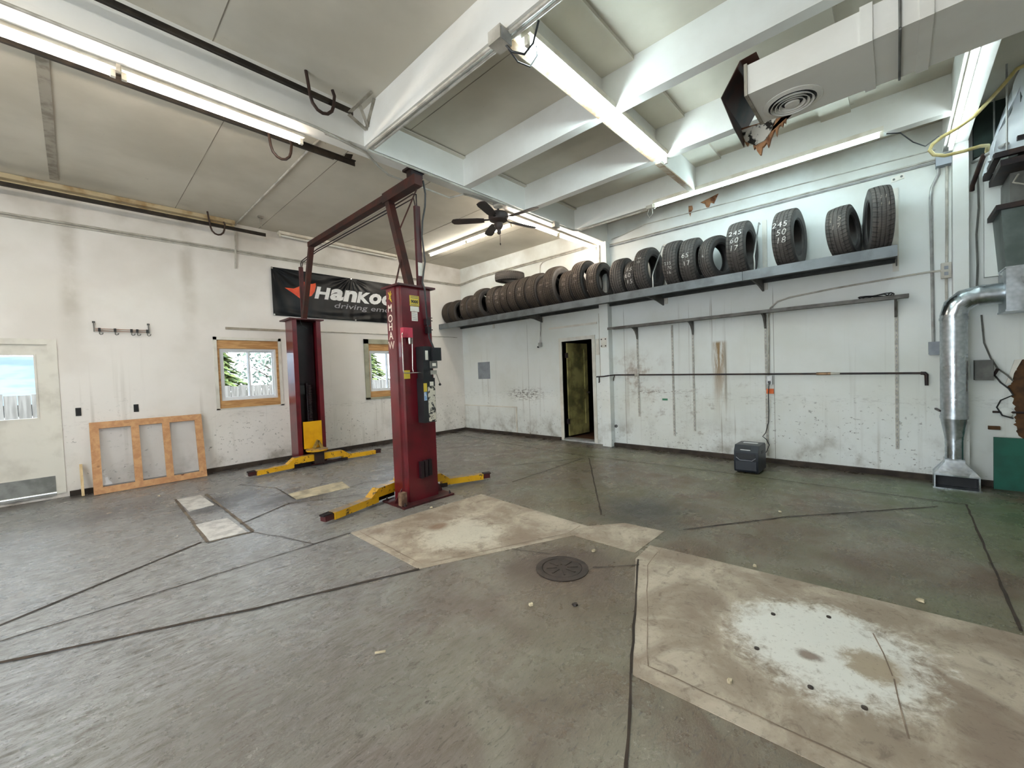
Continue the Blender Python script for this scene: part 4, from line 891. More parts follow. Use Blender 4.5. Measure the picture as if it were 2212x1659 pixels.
# ------------------------------------------------------------------ furnace assembly hung at the right edge
t = thing('hanging_furnace', 'plastic-wrapped furnace hung from the ceiling at the right edge above the silver duct', 'furnace', (6.6, -1.2, 3.4))
b = MB(); b.box(6.70, -1.7, 1.98, 7.15, -.845, 2.42).bevel(.004, 1); b.build('plenum_box', M_GALV, t)
b = MB(); b.box(6.69, -1.7, 1.965, 7.155, -.838, 1.985).box(6.69, -1.7, 2.415, 7.155, -.838, 2.43); b.build('flange', M_GALV, t)
b = MB(); b.loft([[(6.68, -1.7, 2.43), (7.15, -1.7, 2.43), (7.15, -.84, 2.43), (6.68, -.84, 2.43)], [(6.60, -1.9, 3.0), (7.15, -1.9, 3.0), (7.15, -.80, 3.0), (6.60, -.80, 3.0)]]); b.build('transition', M_PLENUM, t, smooth=0)
MB().box(6.55, -1.95, 3.0, 7.18, -.76, 3.05).bevel(.004, 1).build('plenum_cap', M_BLACKIRON, t)
MB().box(6.62, -1.9, 3.05, 7.15, -.86, 3.36).build('burner_section', M_BOXDK, t)
b = MB(); b.bar((6.30, -.72, 3.47), (6.30, -1.95, 3.47), .05, .05).bar((7.0, -.72, 3.47), (7.0, -1.95, 3.47), .05, .05).bar((6.30, -.74, 3.47), (7.0, -.74, 3.47), .05, .05).bar((6.28, -.86, 3.58), (6.28, -1.95, 3.56), .04, .04).box(6.3, -1.9, 3.36, 7.0, -.76, 3.42); b.build('support_frame', M_BLACKIRON, t)
b = MB(); b.box(6.42, -1.9, 3.5, 7.0, -.90, 4.2).bevel(.02, 2); b.build('cabinet', M_PLENUM, t)
def wrap(u, v):
    yy = -.70 - u*1.2; zz = 3.47 + v*.82
    return (6.34 + .05*math.sin(u*19+v*3) + .03*math.sin(v*11+u*6) + .06*v, yy - .22*v + .03*math.sin(v*9), zz)
MB().grid(wrap, 30, 18).build('plastic_wrap', M_WRAP, t)
def wrap2(u, v):
    return (6.40 + u*.6, -.72 - .20*v + .025*math.sin(u*13+v*5), 3.47 + v*.80 + .02*math.sin(u*9))
MB().grid(wrap2, 16, 14).build('plastic_wrap', M_WRAP, t)
for px, py in ((6.30, -.80), (7.0, -.80), (6.28, -1.5)): MB().tube([(px, py, 3.47), (px, py, CEIL)], .008, 6).build('hanger_rod', M_CONDG, t)
MB().tube([(6.5, -.9, 3.30), (6.46, -.86, 3.22), (6.44, -.95, 3.16), (6.44, -1.1, 3.20)], .008, 6).build('wire', M_CONDUIT, t)
MB().tube([(6.75, -.70, 3.66), (7.0, -.64, 3.43), (7.04, -.64, 3.38)], .022, 10).build('drain_pipe', M_BLACKIRON, t)
MB().tube([(7.16, -.66, 3.73), (6.6, -.74, 3.62), (6.3, -.80, 3.56)], .018, 10).build('side_rail', M_CONDG, t)
pts = [(6.35, -.95, 4.28), (6.3, -.86, 4.24), (6.25, -.78, 4.12), (6.2, -.69, 4.0), (6.2, -.58, 3.88), (6.2, -.46, 3.81), (6.2, -.36, 3.77), (6.2, -.29, 3.72), (6.2, -.27, 3.67), (6.22, -.30, 3.62), (6.25, -.38, 3.59), (6.3, -.52, 3.60), (6.4, -.64, 3.64), (6.5, -.70, 3.66), (6.75, -.72, 3.68)]
o = MB().tube(pts, .017, 10).build('yellow_hose', M_HOSE); tag(o, 'pale yellow hose looping below the right strip light', 'hose')
# wall damage, rod, green board at far right
t = thing('broken_wallboard', 'jagged hole in the wall at right with brown backing and loose wires', 'hole', (7.19, -1.0, .9))
_r = random.Random(5); _e = [(-1.0,1.44),(-.97,1.40),(-.975,1.34),(-.945,1.29),(-.95,1.20),(-.92,1.14),(-.935,1.08),(-.965,1.0),(-.96,.9),(-.975,.8),(-.965,.72),(-.985,.62),(-1.03,.56)]
_f = []
for (a1, b1), (a2, b2) in zip(_e, _e[1:]):
    for k in range(4): _f.append((a1+(a2-a1)*k/4+_r.uniform(-.014, .014), b1+(b2-b1)*k/4+_r.uniform(-.008, .008)))
MB().prism([(-1.4,1.56)] + _f + [(-1.4,.5)], 7.183, 7.198, 'x').build('backing', M_BROWNHOLE, t)
MB().prism([(-.965,1.45),(-.93,1.30),(-.90,1.18),(-.945,1.20),(-.96,1.3),(-1.02,1.46)], 7.17, 7.19, 'x').build('torn_edge', M_TRIM, t)
MB().lathe([(.0005, -.03), (.04, -.02), (.058, 0), (.05, .02), (.0005, .03)], (7.16, -.90, .86), 'x', 14).build('plaster_lump', M_WALLB, t)
MB().tube([(7.17,-.72,1.98),(7.17,-.74,1.66),(7.17,-.79,1.48),(7.16,-.84,1.36),(7.15,-.91,1.28),(7.15,-.95,1.22)], .009, 6).build('wire', M_BOXDK, t)
MB().tube([(7.17,-.81,1.30),(7.15,-.86,1.20),(7.15,-.92,1.13),(7.14,-.95,1.06),(7.14,-.86,1.00),(7.13,-.83,.92),(7.13,-.87,.83),(7.13,-.95,.80)], .008, 6).build('wire', M_BLACK, t)
o = MB().tube([(7.15, -.80, .865), (7.15, -1.5, .865)], .012, 8).build('wall_rod', M_BLACKIRON); tag(o, 'dark horizontal rod across the broken wall above the green board', 'rod')
o = MB().box(7.155, -.86, .66, 7.2, -.77, .70).build('wood_shim', M_BROWNHOLE); tag(o, 'small brown wooden piece on the wall above the green board', 'wood')
o = MB().box(7.06, -1.9, 0.0, 7.10, -.80, .585).bevel(.004, 1).build('green_board', M_GREEN); tag(o, 'dark green board standing on the floor at the right edge', 'board')
conduit('cable', 'grey cable hanging down the gap beside the second pilaster', [(7.12, -.69, 3.6), (7.14, -.70, 3.2), (7.12, -.68, 2.9), (7.14, -.69, 2.55), (7.13, -.68, 2.25)], .009, M_BOXDK, 'cable')
b = MB(); b.box(7.12, -.98, 2.4, 7.2, -.74, 3.76); struct('wall_stud', b, M_WALLB)
b = MB(); b.box(7.10, -3.0, 3.76, 7.2, -.66, CEIL); struct('wall_shade_panel', b, worn('dark_green_shade', srgb(36, 52, 46), srgb(24, 34, 30), 3, .8, coords='World'))  # added dark panel that paints in the shade of the unlit next bay

# ------------------------------------------------------------------ ceiling supply duct
t = thing('ceiling_duct', 'rectangular white painted duct hung under the ceiling with a round diffuser', 'duct', (3.7, 0, 3.45))
MB().box(3.40, -3.6, 3.45, 3.98, .775, 3.655).bevel(.004, 1).build('trunk', M_BEAM, t)
for yy in (.12, -.14): MB().box(3.385, yy-.03, 3.44, 3.995, yy+.03, 3.67).build('seam', M_BEAM, t)
MB().box(3.39, .765, 3.44, 3.99, .785, 3.665).build('end_rim', M_PERF, t)
dx, dy = 3.735, .55
df = MB().lathe([(.185, 3.449), (.185, 3.444), (.15, 3.436), (.15, 3.449)], (dx, dy, 0), 'z', 36, True).build('diffuser', M_BEAM, t)
for rr in (.125, .098, .071): MB().lathe([(rr, 3.444), (rr+.012, 3.425), (rr+.008, 3.424), (rr-.005, 3.443)], (dx, dy, 0), 'z', 36, True).build('ring', M_BEAM, df)
MB().lathe([(.149, 3.448), (.0005, 3.4465)], (dx, dy, 0), 'z', 30).build('throat', M_NAVYDK, df)
MB().lathe([(.0005, 3.42), (.045, 3.424), (.048, 3.436), (.02, 3.446)], (dx, dy, 0), 'z', 24).build('centre_cone', M_BEAM, df)
b = MB(); b.loft([[(3.37, .70, 3.70), (4.02, .70, 3.70), (4.02, .704, 3.70), (3.37, .704, 3.70)], [(3.37, .80, 3.69), (4.02, .80, 3.69), (4.02, .805, 3.693), (3.37, .805, 3.693)], [(3.37, .93, 3.49), (4.02, .93, 3.49), (4.02, .935, 3.492), (3.37, .935, 3.492)], [(3.40, .86, 3.26), (3.86, .90, 3.30), (3.86, .905, 3.30), (3.40, .865, 3.26)]]); b.build('end_flap', M_FLAP, t, 'bent rusty end flap')
def jag(x, seed):
    rnd = random.Random(seed); pts = [(.98, 3.49), (.93, 3.44)]
    for k in range(34):
        q = k/33; yy = .93 - q*.33; base = 3.23 + abs(q-.45)*.40; pts.append((yy, base + rnd.uniform(-.045, .045)))
    return pts + [(.58, 3.45), (.66, 3.45)]
MB().prism(jag(0, 4), 3.90, 3.93, 'x').build('torn_liner', M_TORN, t, 'torn brown board end')
MB().prism([(.93, 3.46), (.90, 3.36), (.83, 3.30), (.76, 3.31), (.72, 3.36), (.68, 3.45)], 3.885, 3.90, 'x').build('liner_face', M_TORN2, t, 'mouldy white liner')
MB().tube([(3.395, -.03, 3.45), (3.39, -.03, 3.9), (3.38, -.03, CEIL)], .008, 6).tube([(3.39, -.03, 3.44), (3.99, -.03, 3.44)], .008, 6).build('hanger_wire', M_BOXDK, t)

# ------------------------------------------------------------------ ceiling fan
fx, fy = 4.34, 4.22
t = thing('ceiling_fan', 'brown five-blade ceiling fan hung below the main beam', 'ceiling fan', (fx, fy, 3.95))
MB().lathe([(.07, 3.95), (.068, 3.925), (.03, 3.905)], (fx, fy, 0), 'z', 20).build('canopy', M_FIX, t)
MB().tube([(fx, fy, 3.91), (fx, fy, 3.84)], .014, 10).build('downrod', M_BLACKIRON, t)
MB().lathe([(.03, 3.85), (.12, 3.845), (.145, 3.82), (.148, 3.77), (.13, 3.735), (.09, 3.715), (.05, 3.70)], (fx, fy, 0), 'z', 30).build('motor', M_FAN, t)
MB().lathe([(.06, 3.70), (.065, 3.66), (.05, 3.625), (.03, 3.60), (.028, 3.55), (.01, 3.535)], (fx, fy, 0), 'z', 20).build('switch_housing', M_FAN, t)
MB().tube([(fx+.02, fy, 3.56), (fx+.02, fy, 3.42)], .003, 5).lathe([(.001, 3.42), (.009, 3.41), (.009, 3.39), (.001, 3.38)], (fx+.02, fy, 0), 'z', 8).build('pull_chain', M_BLACKIRON, t)
for k in range(5):
    a = math.radians(-12 + 72*k); Mx = Matrix.Translation((fx, fy, 3.745)) @ Matrix.Rotation(a, 4, 'Z') @ Matrix.Rotation(math.radians(11), 4, 'X')
    bl = MB(); bl.prism([(.21, -.05), (.30, -.062), (.60, -.07), (.66, -.06), (.685, -.02), (.685, .02), (.66, .06), (.60, .07), (.30, .062), (.21, .05)], -.004, .004, 'z'); bl.xform(Mx)
    bo = bl.build('blade', M_FAN, t)
    ir = MB(); ir.prism([(.10, -.015), (.20, -.018), (.28, -.04), (.28, .04), (.20, .018), (.10, .015)], .004, .009, 'z'); ir.xform(Mx); ir.build('blade_iron', M_BLACKIRON, bo)

# ------------------------------------------------------------------ overhead door tracks and hooks
def track(label, y, z, x0, x1, side):
    t = thing('door_track', label, 'door track', (x1, y, z), 'overhead door tracks')
    MB().box(x0, y-.004, z-.03, x1, y+.004, z+.03).box(x0, y-.03 if side < 0 else y, z+.022, x1, y if side < 0 else y+.03, z+.03).build('angle_iron', M_TRACK, t)
    MB().box(x0, y-.028 if side > 0 else y+.004, z-.028, x1-.25, y-.004 if side > 0 else y+.028, z-.012).build('roller_channel', M_TRACK, t)
    return t
track('near overhead door track on the main beam at top left', 3.93, 4.16, XL, 2.02, 1)
tr2 = track('middle overhead door track below the strip light', 4.80, 4.125, XL, 2.46, -1)
MB().prism([(2.32, 4.15), (2.35, 4.21), (2.44, 4.23), (2.41, 4.15)], 4.795, 4.805, 'y').build('end_clip', M_TRACK, tr2)
track('far overhead door track beside the back wall', 8.14, 4.105, XL, 2.44, 1)
def hook(label, x, y, z, s, m=M_HOOK):
    t = thing('iron_hook', label, 'hook', (x, y, z), 'iron hooks on the door tracks')
    pts = [(x-.12*s, y, z+.20*s), (x-.10*s, y, z+.06*s)] + [(x+.09*s*math.cos(a), y, z-.0+.11*s*math.sin(a)-.02) for a in [math.radians(q) for q in (185, 215, 245, 270, 295, 325, 350)]] + [(x+.10*s, y, z+.05*s), (x+.085*s, y, z+.09*s)]
    MB().tube(pts, .011*s+.002, 8).build('hook', m, t); return t
hook('curved iron hook on the near track at top', 1.70, 3.89, 4.15, 1.2)
hook('curved iron hook under the middle track', 1.62, 4.77, 4.02, 1.1)
hook('thin curved hook on the far track by the back wall', 1.72, 8.10, 4.08, 1.05)
t = thing('angle_bracket', 'perforated triangular steel bracket at the end of the near track', 'bracket', (2.1, 4.0, 4.15))
A_, B_, C_ = (2.0, 3.95, 4.14), (2.19, 4.06, 4.14), (2.16, 3.55, 4.30)
MB().bar((1.98, 3.94, 4.13), (2.19, 3.99, 4.08), .04, .006).build('angle_iron', M_PERF, t)
MB().bar((2.19, 3.99, 4.08), (2.19, 3.80, 4.31), .04, .006).build('angle_iron', M_PERF, t)
MB().bar((1.98, 3.94, 4.14), (2.12, 3.72, 4.31), .04, .006).build('angle_iron', M_PERF, t)
MB().bar((2.05, 3.85, 4.22), (2.19, 3.96, 4.10), .03, .006).build('angle_iron', M_PERF, t)
t = thing('pull_handle', 'small grey bar handle under the main beam', 'handle', (1.95, 4.06, 3.94))
MB().tube([(1.80, 4.1, 3.95), (1.80, 4.08, 3.925), (2.04, 4.08, 3.925), (2.04, 4.1, 3.95)], .01, 8).build('bar', M_CONDUIT, t)
t = thing('ceiling_bracket', 'small bracket on the far ceiling near the far track end', 'bracket', (2.28, 7.85, 4.25))
MB().box(2.25, 7.83, 4.29, 2.33, 7.90, CEIL).box(2.28, 7.85, 4.14, 2.30, 7.88, 4.29).build('bracket', M_PERF, t)

# ------------------------------------------------------------------ vehicle lift
L = thing('vehicle_lift', 'dark red two-post vehicle lift with yellow arms in the middle of the room', 'vehicle lift', (2.85, 6.0, 0))
CX = 2.85
def post(face, back, sgn, name='post', fw=.215):
    """C-section column; face = closed side y, back = open side y"""
    b = MB(); s = sgn; hw, th = .24, .012
    f, k, e = face, face + s*.085, back
    out = [(CX-fw, f), (CX+fw, f), (CX+fw, k-s*.012), (CX+hw, k+s*.004), (CX+hw, e), (CX+hw-.075, e), (CX+hw-.075, e-s*th), (CX+hw-th, e-s*th), (CX+hw-th, k+s*.02), (CX+fw-th, f+s*th), (CX-fw+th, f+s*th), (CX-hw+th, k+s*.02), (CX-hw+th, e-s*th), (CX-hw+.075, e-s*th), (CX-hw+.075, e), (CX-hw, e), (CX-hw, k+s*.004), (CX-fw, k-s*.012)]
    if s < 0: out = out[::-1]
    b.prism(out, .02, 2.57, 'z'); return b.build(name, M_RED, L, smooth=20)
# near post: closed face toward the camera
p1 = post(4.20, 4.47, 1, fw=.205)
MB().box(CX-.27, 4.15, 2.57, CX+.25, 4.53, 2.592).bevel(.003, 1).build('top_plate', M_DARKRED, p1)
MB().box(CX-.36, 4.08, 0, CX+.36, 4.56, .022).bevel(.003, 1).build('base_plate', M_DARKRED, p1)
for sx in (-1, 1):
    g = MB(); g.prism([(CX+sx*.242, .022), (CX+sx*.34, .022), (CX+sx*.34, .05), (CX+sx*.242, .18)], 4.30, 4.315, 'y'); g.build('gusset', M_DARKRED, p1)
    for by in (4.12, 4.52): MB().lathe([(.016, .022), (.016, .04), (.008, .042), (.008, .06)], (CX+sx*.32, by, 0), 'z', 6).build('anchor_nut', M_BLACKIRON, p1)
MB().box(2.50, 4.15, .022, 2.575, 4.215, .17).bevel(.004, 1).build('stop_block', worn('rusty_block', srgb(140, 112, 88), srgb(92, 64, 50), 9, .7, coords='World'), p1)
# far post: open side toward the camera
p2 = post(8.0, 7.60, -1)
MB().box(CX-.29, 7.56, 2.57, CX+.29, 8.06, 2.592).bevel(.003, 1).build('top_plate', M_DARKRED, p2)
MB().box(CX-.36, 7.54, 0, CX+.36, 8.06, .022).bevel(.003, 1).build('base_plate', M_DARKRED, p2)
MB().box(CX-.20, 7.86, .3, CX+.20, 7.90, 2.56).build('back_web', M_CARR, p2)
MB().tube([(CX+.03, 7.80, .3), (CX+.03, 7.80, 1.45)], .03, 14).build('screw_rod', M_CARR, p2)
tm = MB()
for k in range(40): tm.lathe([(.036, .42+k*.025), (.04, .43+k*.025), (.036, .44+k*.025)], (CX+.05, 7.74, 0), 'z', 10)
tm.build('spring', M_CARR, p2)
MB().box(CX-.13, 7.70, 1.26, CX-.05, 7.80, 1.42).bevel(.01, 1).build('latch_box', M_BLACK, p2)
MB().tube([(CX-.10, 7.62, 2.58), (CX-.08, 7.62, 2.50), (CX-.07, 7.62, 2.46), (CX+.02, 7.63, 2.43)], .006, 6).build('latch_cable', M_BLACK, p2)
# carriages
c2 = MB().box(CX-.145, 7.575, .30, CX+.165, 7.60, .775).bevel(.012, 2).build('carriage', M_YELDEEP, L, 'yellow carriage plate on the far post')
MB().lathe([(.17, .265), (.178, .275), (.178, .295), (.16, .30)], (CX+.01, 7.44, 0), 'z', 28).build('pivot_plate', M_YEL, c2)
MB().bar((CX-.02, 7.50, .30), (CX+.06, 7.50, .44), .05, .04).bar((CX+.06, 7.50, .42), (CX+.12, 7.50, .30), .05, .04).build('arm_lock', worn('oily_brass', srgb(166, 140, 70), srgb(110, 86, 50), 8, .4, coords='World'), c2)
MB().box(CX-.06, 7.36, .05, CX+.10, 7.56, .27).build('pivot_block', M_BLACKIRON, c2)
c1 = MB().box(CX-.15, 4.475, .28, CX+.15, 4.50, .80).bevel(.012, 2).build('carriage', M_YELDEEP, L, 'yellow carriage plate on the near post')
MB().lathe([(.15, .20), (.156, .21), (.156, .23), (.14, .235)], (CX, 4.60, 0), 'z', 24).build('pivot_plate', M_YEL, c1)
def arm(p, q, z0, lab):
    """swing arm from pivot p to tip q: raised box near the pivot, low box outboard, dark extension with tip pad"""
    P_, Q_ = Vector((*p, 0)), Vector((*q, 0)); Ld = (Q_-P_).length; d = (Q_-P_).normalized(); s = Vector((-d.y, d.x, 0)); w = .055
    prof = [(.0, .10), (Ld*.34, .10), (Ld*.34, .04), (Ld*.90, .03), (Ld*.90, .105), (Ld*.44, .118), (Ld*.33, .205), (.0, .215)]
    b = MB(); rings = []
    for sg in (-w, w): rings.append([P_ + d*a + s*sg + Vector((0, 0, zz)) for a, zz in prof])
    b.loft(rings); o = b.bevel(.006, 1).build('arm', M_YEL, L, lab, smooth=20)
    e = MB(); e.bar(P_ + d*(Ld*.84) + Vector((0, 0, .068)), Q_ + Vector((0, 0, .066)), .085, .058); eo = e.bevel(.004, 1).build('extension', M_DARKRED, o)
    for k in (-1, 0, 1):
        c_ = Q_ - d*.03 + s*(k*.028)
        MB().tube([c_ - d*.06 + Vector((0, 0, .103)), c_ + d*.045 + Vector((0, 0, .10))], .012, 8).build('tip_stud', M_BLACKIRON, eo)
    MB().bar(P_ + d*(Ld*.40) + Vector((0, 0, .045)) - s*.06, P_ + d*.02 + Vector((0, 0, .045)) - s*.06, .03, .05).build('arm_rail', M_BLACKIRON, o)
arm((CX-.05, 7.46), (1.80, 7.42), .1, 'yellow arm of the far post swung left')
arm((CX+.08, 7.46), (4.04, 7.42), .1, 'yellow arm of the far post swung right')
arm((CX-.12, 4.60), (1.70, 4.36), .1, 'yellow arm of the near post swung left')
arm((CX+.12, 4.60), (3.97, 4.24), .1, 'yellow arm of the near post swung right')
# overhead frame
ob = MB().bar((CX, 7.25, 3.80), (CX, 4.70, 3.80), .10, .08).bevel(.006, 1).build('overhead_beam', M_RUST, L)
MB().bar((CX, 4.78, 3.795), (CX, 4.05, 3.80), .11, .12).bevel(.006, 1).build('beam_sleeve', M_RUST, ob)
MB().bar((CX-.06, 4.15, 3.9), (CX+.10, 4.15, 3.9), .10, .09).box(CX-.09, 4.11, 3.925, CX+.13, 4.24, 3.95).build('beam_clamp', M_BLACKIRON, ob)
MB().bar((CX, 7.21, 3.80), (CX, 7.70, 2.592), .075, .075, (1, 0, 0)).build('frame_leg', M_RUST, L)
MB().bar((CX, 4.72, 3.80), (CX, 4.32, 2.592), .085, .085, (1, 0, 0)).build('frame_leg', M_RUST, L)
MB().tube([(CX-.18, 4.36, 2.592), (CX-.02, 4.44, 3.00)], .011, 6).tube([(CX+.02, 4.55, 3.33), (CX+.05, 4.05, 3.85)], .009, 6).build('stay_rod', M_RUST, L)
g1 = MB().box(CX+.035, 4.19, 2.592, CX+.105, 4.23, 3.56).bevel(.004, 1).build('hose_guard', M_DARKRED, L, 'purple-red upright channel on the near post')
MB().box(CX+.04, 4.186, 2.72, CX+.10, 4.19, 2.88).build('label', M_PAPER, g1)
MB().box(CX-.035, 7.70, 2.592, CX+.03, 7.74, 3.52).bevel(.004, 1).build('hose_guard', M_DARKRED, L, 'upright channel on the far post')
MB().tube([(CX+.07, 4.21, 3.55), (CX+.07, 4.21, 3.70), (CX+.06, 4.26, 3.72), (CX+.05, 4.7, 3.70), (CX+.04, 7.1, 3.70), (CX+.01, 7.68, 3.63), (CX, 7.72, 3.58), (CX, 7.72, 3.5)], .009, 6).tube([(CX+.06, 4.22, 3.55), (CX+.05, 4.24, 3.66), (CX+.05, 4.7, 3.66), (CX+.04, 7.1, 3.665), (CX+.02, 7.69, 3.60), (CX+.02, 7.73, 3.5)], .008, 6).build('hydraulic_line', M_BLACKIRON, L)
MB().tube([(CX+.10, 4.10, 3.84), (CX+.14, 4.12, 3.7), (CX+.14, 4.14, 3.55), (CX+.11, 4.16, 3.38), (CX+.10, 4.17, 3.2), (CX+.13, 4.17, 2.9), (CX+.075, 4.165, 2.64), (CX+.08, 4.13, 2.55), (2.955, 4.15, 2.25), (2.97, 4.15, 2.10), (2.98, 4.15, 1.98), (3.0, 4.10, 1.85)], .011, 8).build('power_cable', M_BLACK, L)
# controls on the near face (plane y = 4.20)
YF = 4.20
pu = MB().box(2.81, YF-.15, 1.58, 2.935, YF-.005, 1.86).bevel(.02, 2).build('power_unit', M_BLACK, L, 'black electric pump motor on the near post')
MB().box(2.84, YF-.154, 1.70, 2.878, YF-.148, 1.81).build('label', M_PAPER, pu)
MB().box(2.925, YF-.19, 1.69, 3.045, YF-.06, 1.845).bevel(.02, 2).build('junction_cover', M_BLACK, pu)
MB().box(2.90, YF-.165, 1.60, 3.0, YF-.02, 1.685).bevel(.008, 1).build('switch_plate', M_BOXDK, pu)
MB().box(2.925, YF-.17, 1.625, 2.975, YF-.164, 1.66).build('label', M_PAPER, pu)
MB().box(2.81, YF-.14, 1.485, 2.94, YF-.02, 1.58).bevel(.008, 1).build('valve_block', M_BLACK, pu)
MB().box(2.90, YF-.16, 1.525, 2.99, YF-.06, 1.575).bevel(.008, 1).build('pump_body', M_CHROME, pu)
MB().tube([(2.98, YF-.12, 1.55), (3.0, YF-.14, 1.53), (3.035, YF-.15, 1.42)], .006, 6).build('lever', M_CHROME, pu)
MB().lathe([(.001, 1.385), (.014, 1.392), (.017, 1.405), (.001, 1.425)], (3.037, YF-.15, 0), 'z', 10).build('lever_knob', M_BLACK, pu)
tk = MB().box(2.805, YF-.135, .955, 2.975, YF-.005, 1.485).bevel(.015, 2).build('oil_tank', M_BLACK, L)
t_ = NT('peeling_label'); P = t_.coords('World'); c = t_.mix(t_.ramp(t_.noise(P, 26, 5, .7), .52, .56), srgb(206, 200, 184), srgb(40, 40, 40)); m_peel = t_.bsdf(c, .6)
MB().box(2.868, YF-.139, .965, 2.970, YF-.134, 1.385).build('label', m_peel, tk, 'peeling pale label')
MB().box(2.81, YF-.139, 1.325, 2.855, YF-.134, 1.425).build('label', M_STICKER, tk, 'yellow warning label')
MB().box(2.812, YF-.139, 1.22, 2.85, YF-.134, 1.32).build('label', worn('blue_label', srgb(120, 160, 206), srgb(206, 210, 216), 30, .5, coords='World'), tk, 'pale blue label')
MB().box(2.90, YF-.1395, 1.39, 2.95, YF-.134, 1.44).build('label', M_PAPER, tk)
vb = MB().box(2.612, YF-.07, 1.965, 2.735, YF-.005, 2.08).bevel(.008, 1).build('air_valve', M_PINKVALVE, L, 'faded pink-red air valve on the near post')
MB().lathe([(.016, 1.89), (.02, 1.91), (.02, 1.965)], (2.71, YF-.04, 0), 'z', 12).build('filter_bowl', M_CHROME, vb)
MB().tube([(2.612, YF-.05, 2.02), (2.604, YF-.05, 1.99), (2.604, YF-.045, 1.585), (2.612, YF-.045, 1.555), (2.65, YF-.05, 1.552), (2.90, YF-.10, 1.555)], .006, 6).tube([(2.735, YF-.05, 2.05), (2.742, YF-.05, 2.03), (2.73, YF-.045, 1.60), (2.738, YF-.045, 1.565)], .006, 6).build('air_line', M_CHROME, vb)
MB().lathe([(.0005, -.06), (.011, -.055), (.011, -.045), (.0005, -.04)], (2.607, YF, 2.0), 'y', 10).build('fitting', M_CHROME, vb)
MB().box(2.637, YF-.004, 1.485, 2.718, YF, 1.585).build('warning_label', M_STICKER, L, 'small yellow warning label')
st = MB().box(2.758, YF-.004, 2.352, 2.886, YF, 2.474).build('capacity_label', M_STICKER, L, 'yellow capacity label reading 9000')
me = text_mesh('9000', .05, offset=.0022, align='CENTER'); me.transform(Matrix.Translation((2.822, YF-.0055, 2.385)) @ Matrix.Rotation(math.radians(90), 4, 'X')); mesh_obj('numerals', me, M_NAVYDK, st)
for zz in (2.463, 2.445, 2.365): MB().box(2.768, YF-.0052, zz-.0035, 2.876, YF-.004, zz+.0035).build('small_print', M_BOXDK, st)
lb = MB().box(2.762, YF-.003, 2.285, 2.882, YF, 2.345).build('paper_label', M_PAPER, L)
lb2 = MB().box(2.776, YF-.003, 2.172, 2.859, YF, 2.28).build('paper_label', M_PAPER, L)
for k in range(4): MB().box(2.785, YF-.004, 2.185+k*.022, 2.85, YF-.003, 2.19+k*.022).build('small_print', M_GREYPRINT, lb2)
MB().box(2.94, YF-.06, 2.13, 3.0, YF-.005, 2.20).bevel(.01, 1).build('hose_fitting', M_CARR, L)
MB().box(2.955, YF-.06, 2.03, 3.01, YF-.005, 2.11).bevel(.01, 1).build('hose_fitting', M_CARR, L)
for zz in (2.22, 2.185, 2.075): MB().tube([(2.97, YF-.03, zz), (3.05, YF-.03, zz)], .006, 6).build('fitting_pin', M_BLACKIRON, L)
for k in range(3): MB().box(2.785+k*.057, YF-.05, .285+.006*k, 2.83+k*.057, YF-.002, .485+.004*k).bevel(.006, 1).build('adapter_holder', M_CARR, L)
# lettering down the left flange of the near post
xf = CX-.24
def side_text(s_, z_, size, m, name, lab=None):
    me = text_mesh(s_, size, offset=.0022, align='CENTER')
    # text plane x-right -> world -y (facing -x), y-up -> world z
    me.transform(Matrix(((0, 0, -1, xf-.002), (-1, 0, 0, 4.395), (0, 1, 0, z_), (0, 0, 0, 1))))
    return mesh_obj(name, me, m, p1, lab)
for ch, zz in (('M', 2.288), ('O', 2.168), ('H', 2.068), ('A', 1.963), ('W', 1.85)): side_text(ch, zz, .125, M_PALEINK, 'letter')
fe = MB()
for a, c_ in (((.0, 2.47), (.02, 2.53)), ((.02, 2.45), (-.03, 2.52)), ((-.02, 2.44), (.04, 2.50)), ((.03, 2.42), (-.01, 2.47)), ((.04, 2.40), (.0, 2.44))): fe.tube([(xf-.002, 4.385-a[0], a[1]), (xf-.002, 4.385-c_[0], c_[1])], .006, 5)
fe.build('feather_emblem', M_STICKER, p1, 'faded yellow emblem')

# ------------------------------------------------------------------ banner
bt = thing('banner', 'black vinyl banner with white lettering and orange emblem on the back wall', 'banner', (4.1, WA-.02, 2.75))
BX0, BX1, BZ0, BZ1 = 2.60, 5.68, 2.745, 3.645
def fold(x, z):
    f = 0.0
    for gx, gz, k in ((4.14, BZ1, 17), (BX0, BZ1, 15), (BX1, BZ1, 15)):
        dx, dz = x-gx, gz-z; rr = math.hypot(dx, dz)
        f += .011*math.exp(-rr*2.2)*math.sin(math.atan2(dx, dz+.02)*k)*min(1, rr*8)
    f += .006*math.sin(z*42+3*math.sin(x*2.1))*max(0, 1-(z-BZ0)/.28)*(.6+.4*math.sin(x*9))
    f += .004*math.sin(x*26)*max(0, 1-(z-BZ0)/.4)
    f += .005*math.sin(z*30+x*3)*max(0, (z-BZ1+.2)/.2)
    return f
def ban(u, v):
    x = BX0 + (BX1-BX0)*u; z = BZ0 + (BZ1-BZ0)*v
    return (x, WA-.03+fold(x, z), z)
o = MB().grid(ban, 190, 56).build('cloth', M_VINYLBLK, bt, smooth=80)
so = o.modifiers.new('thickness', 'SOLIDIFY'); so.thickness = .002
def on_banner(me, lift=.004):
    b2 = bmesh.new(); b2.from_mesh(me)
    for _ in range(3):
        es = [e for e in b2.edges if e.calc_length() > .045]
        if not es: break
        bmesh.ops.subdivide_edges(b2, edges=es, cuts=1)
    bmesh.ops.triangulate(b2, faces=b2.faces[:])
    for v in b2.verts: v.co.y = WA-.03+fold(v.co.x, v.co.z)-lift
    b2.to_mesh(me); b2.free(); return me
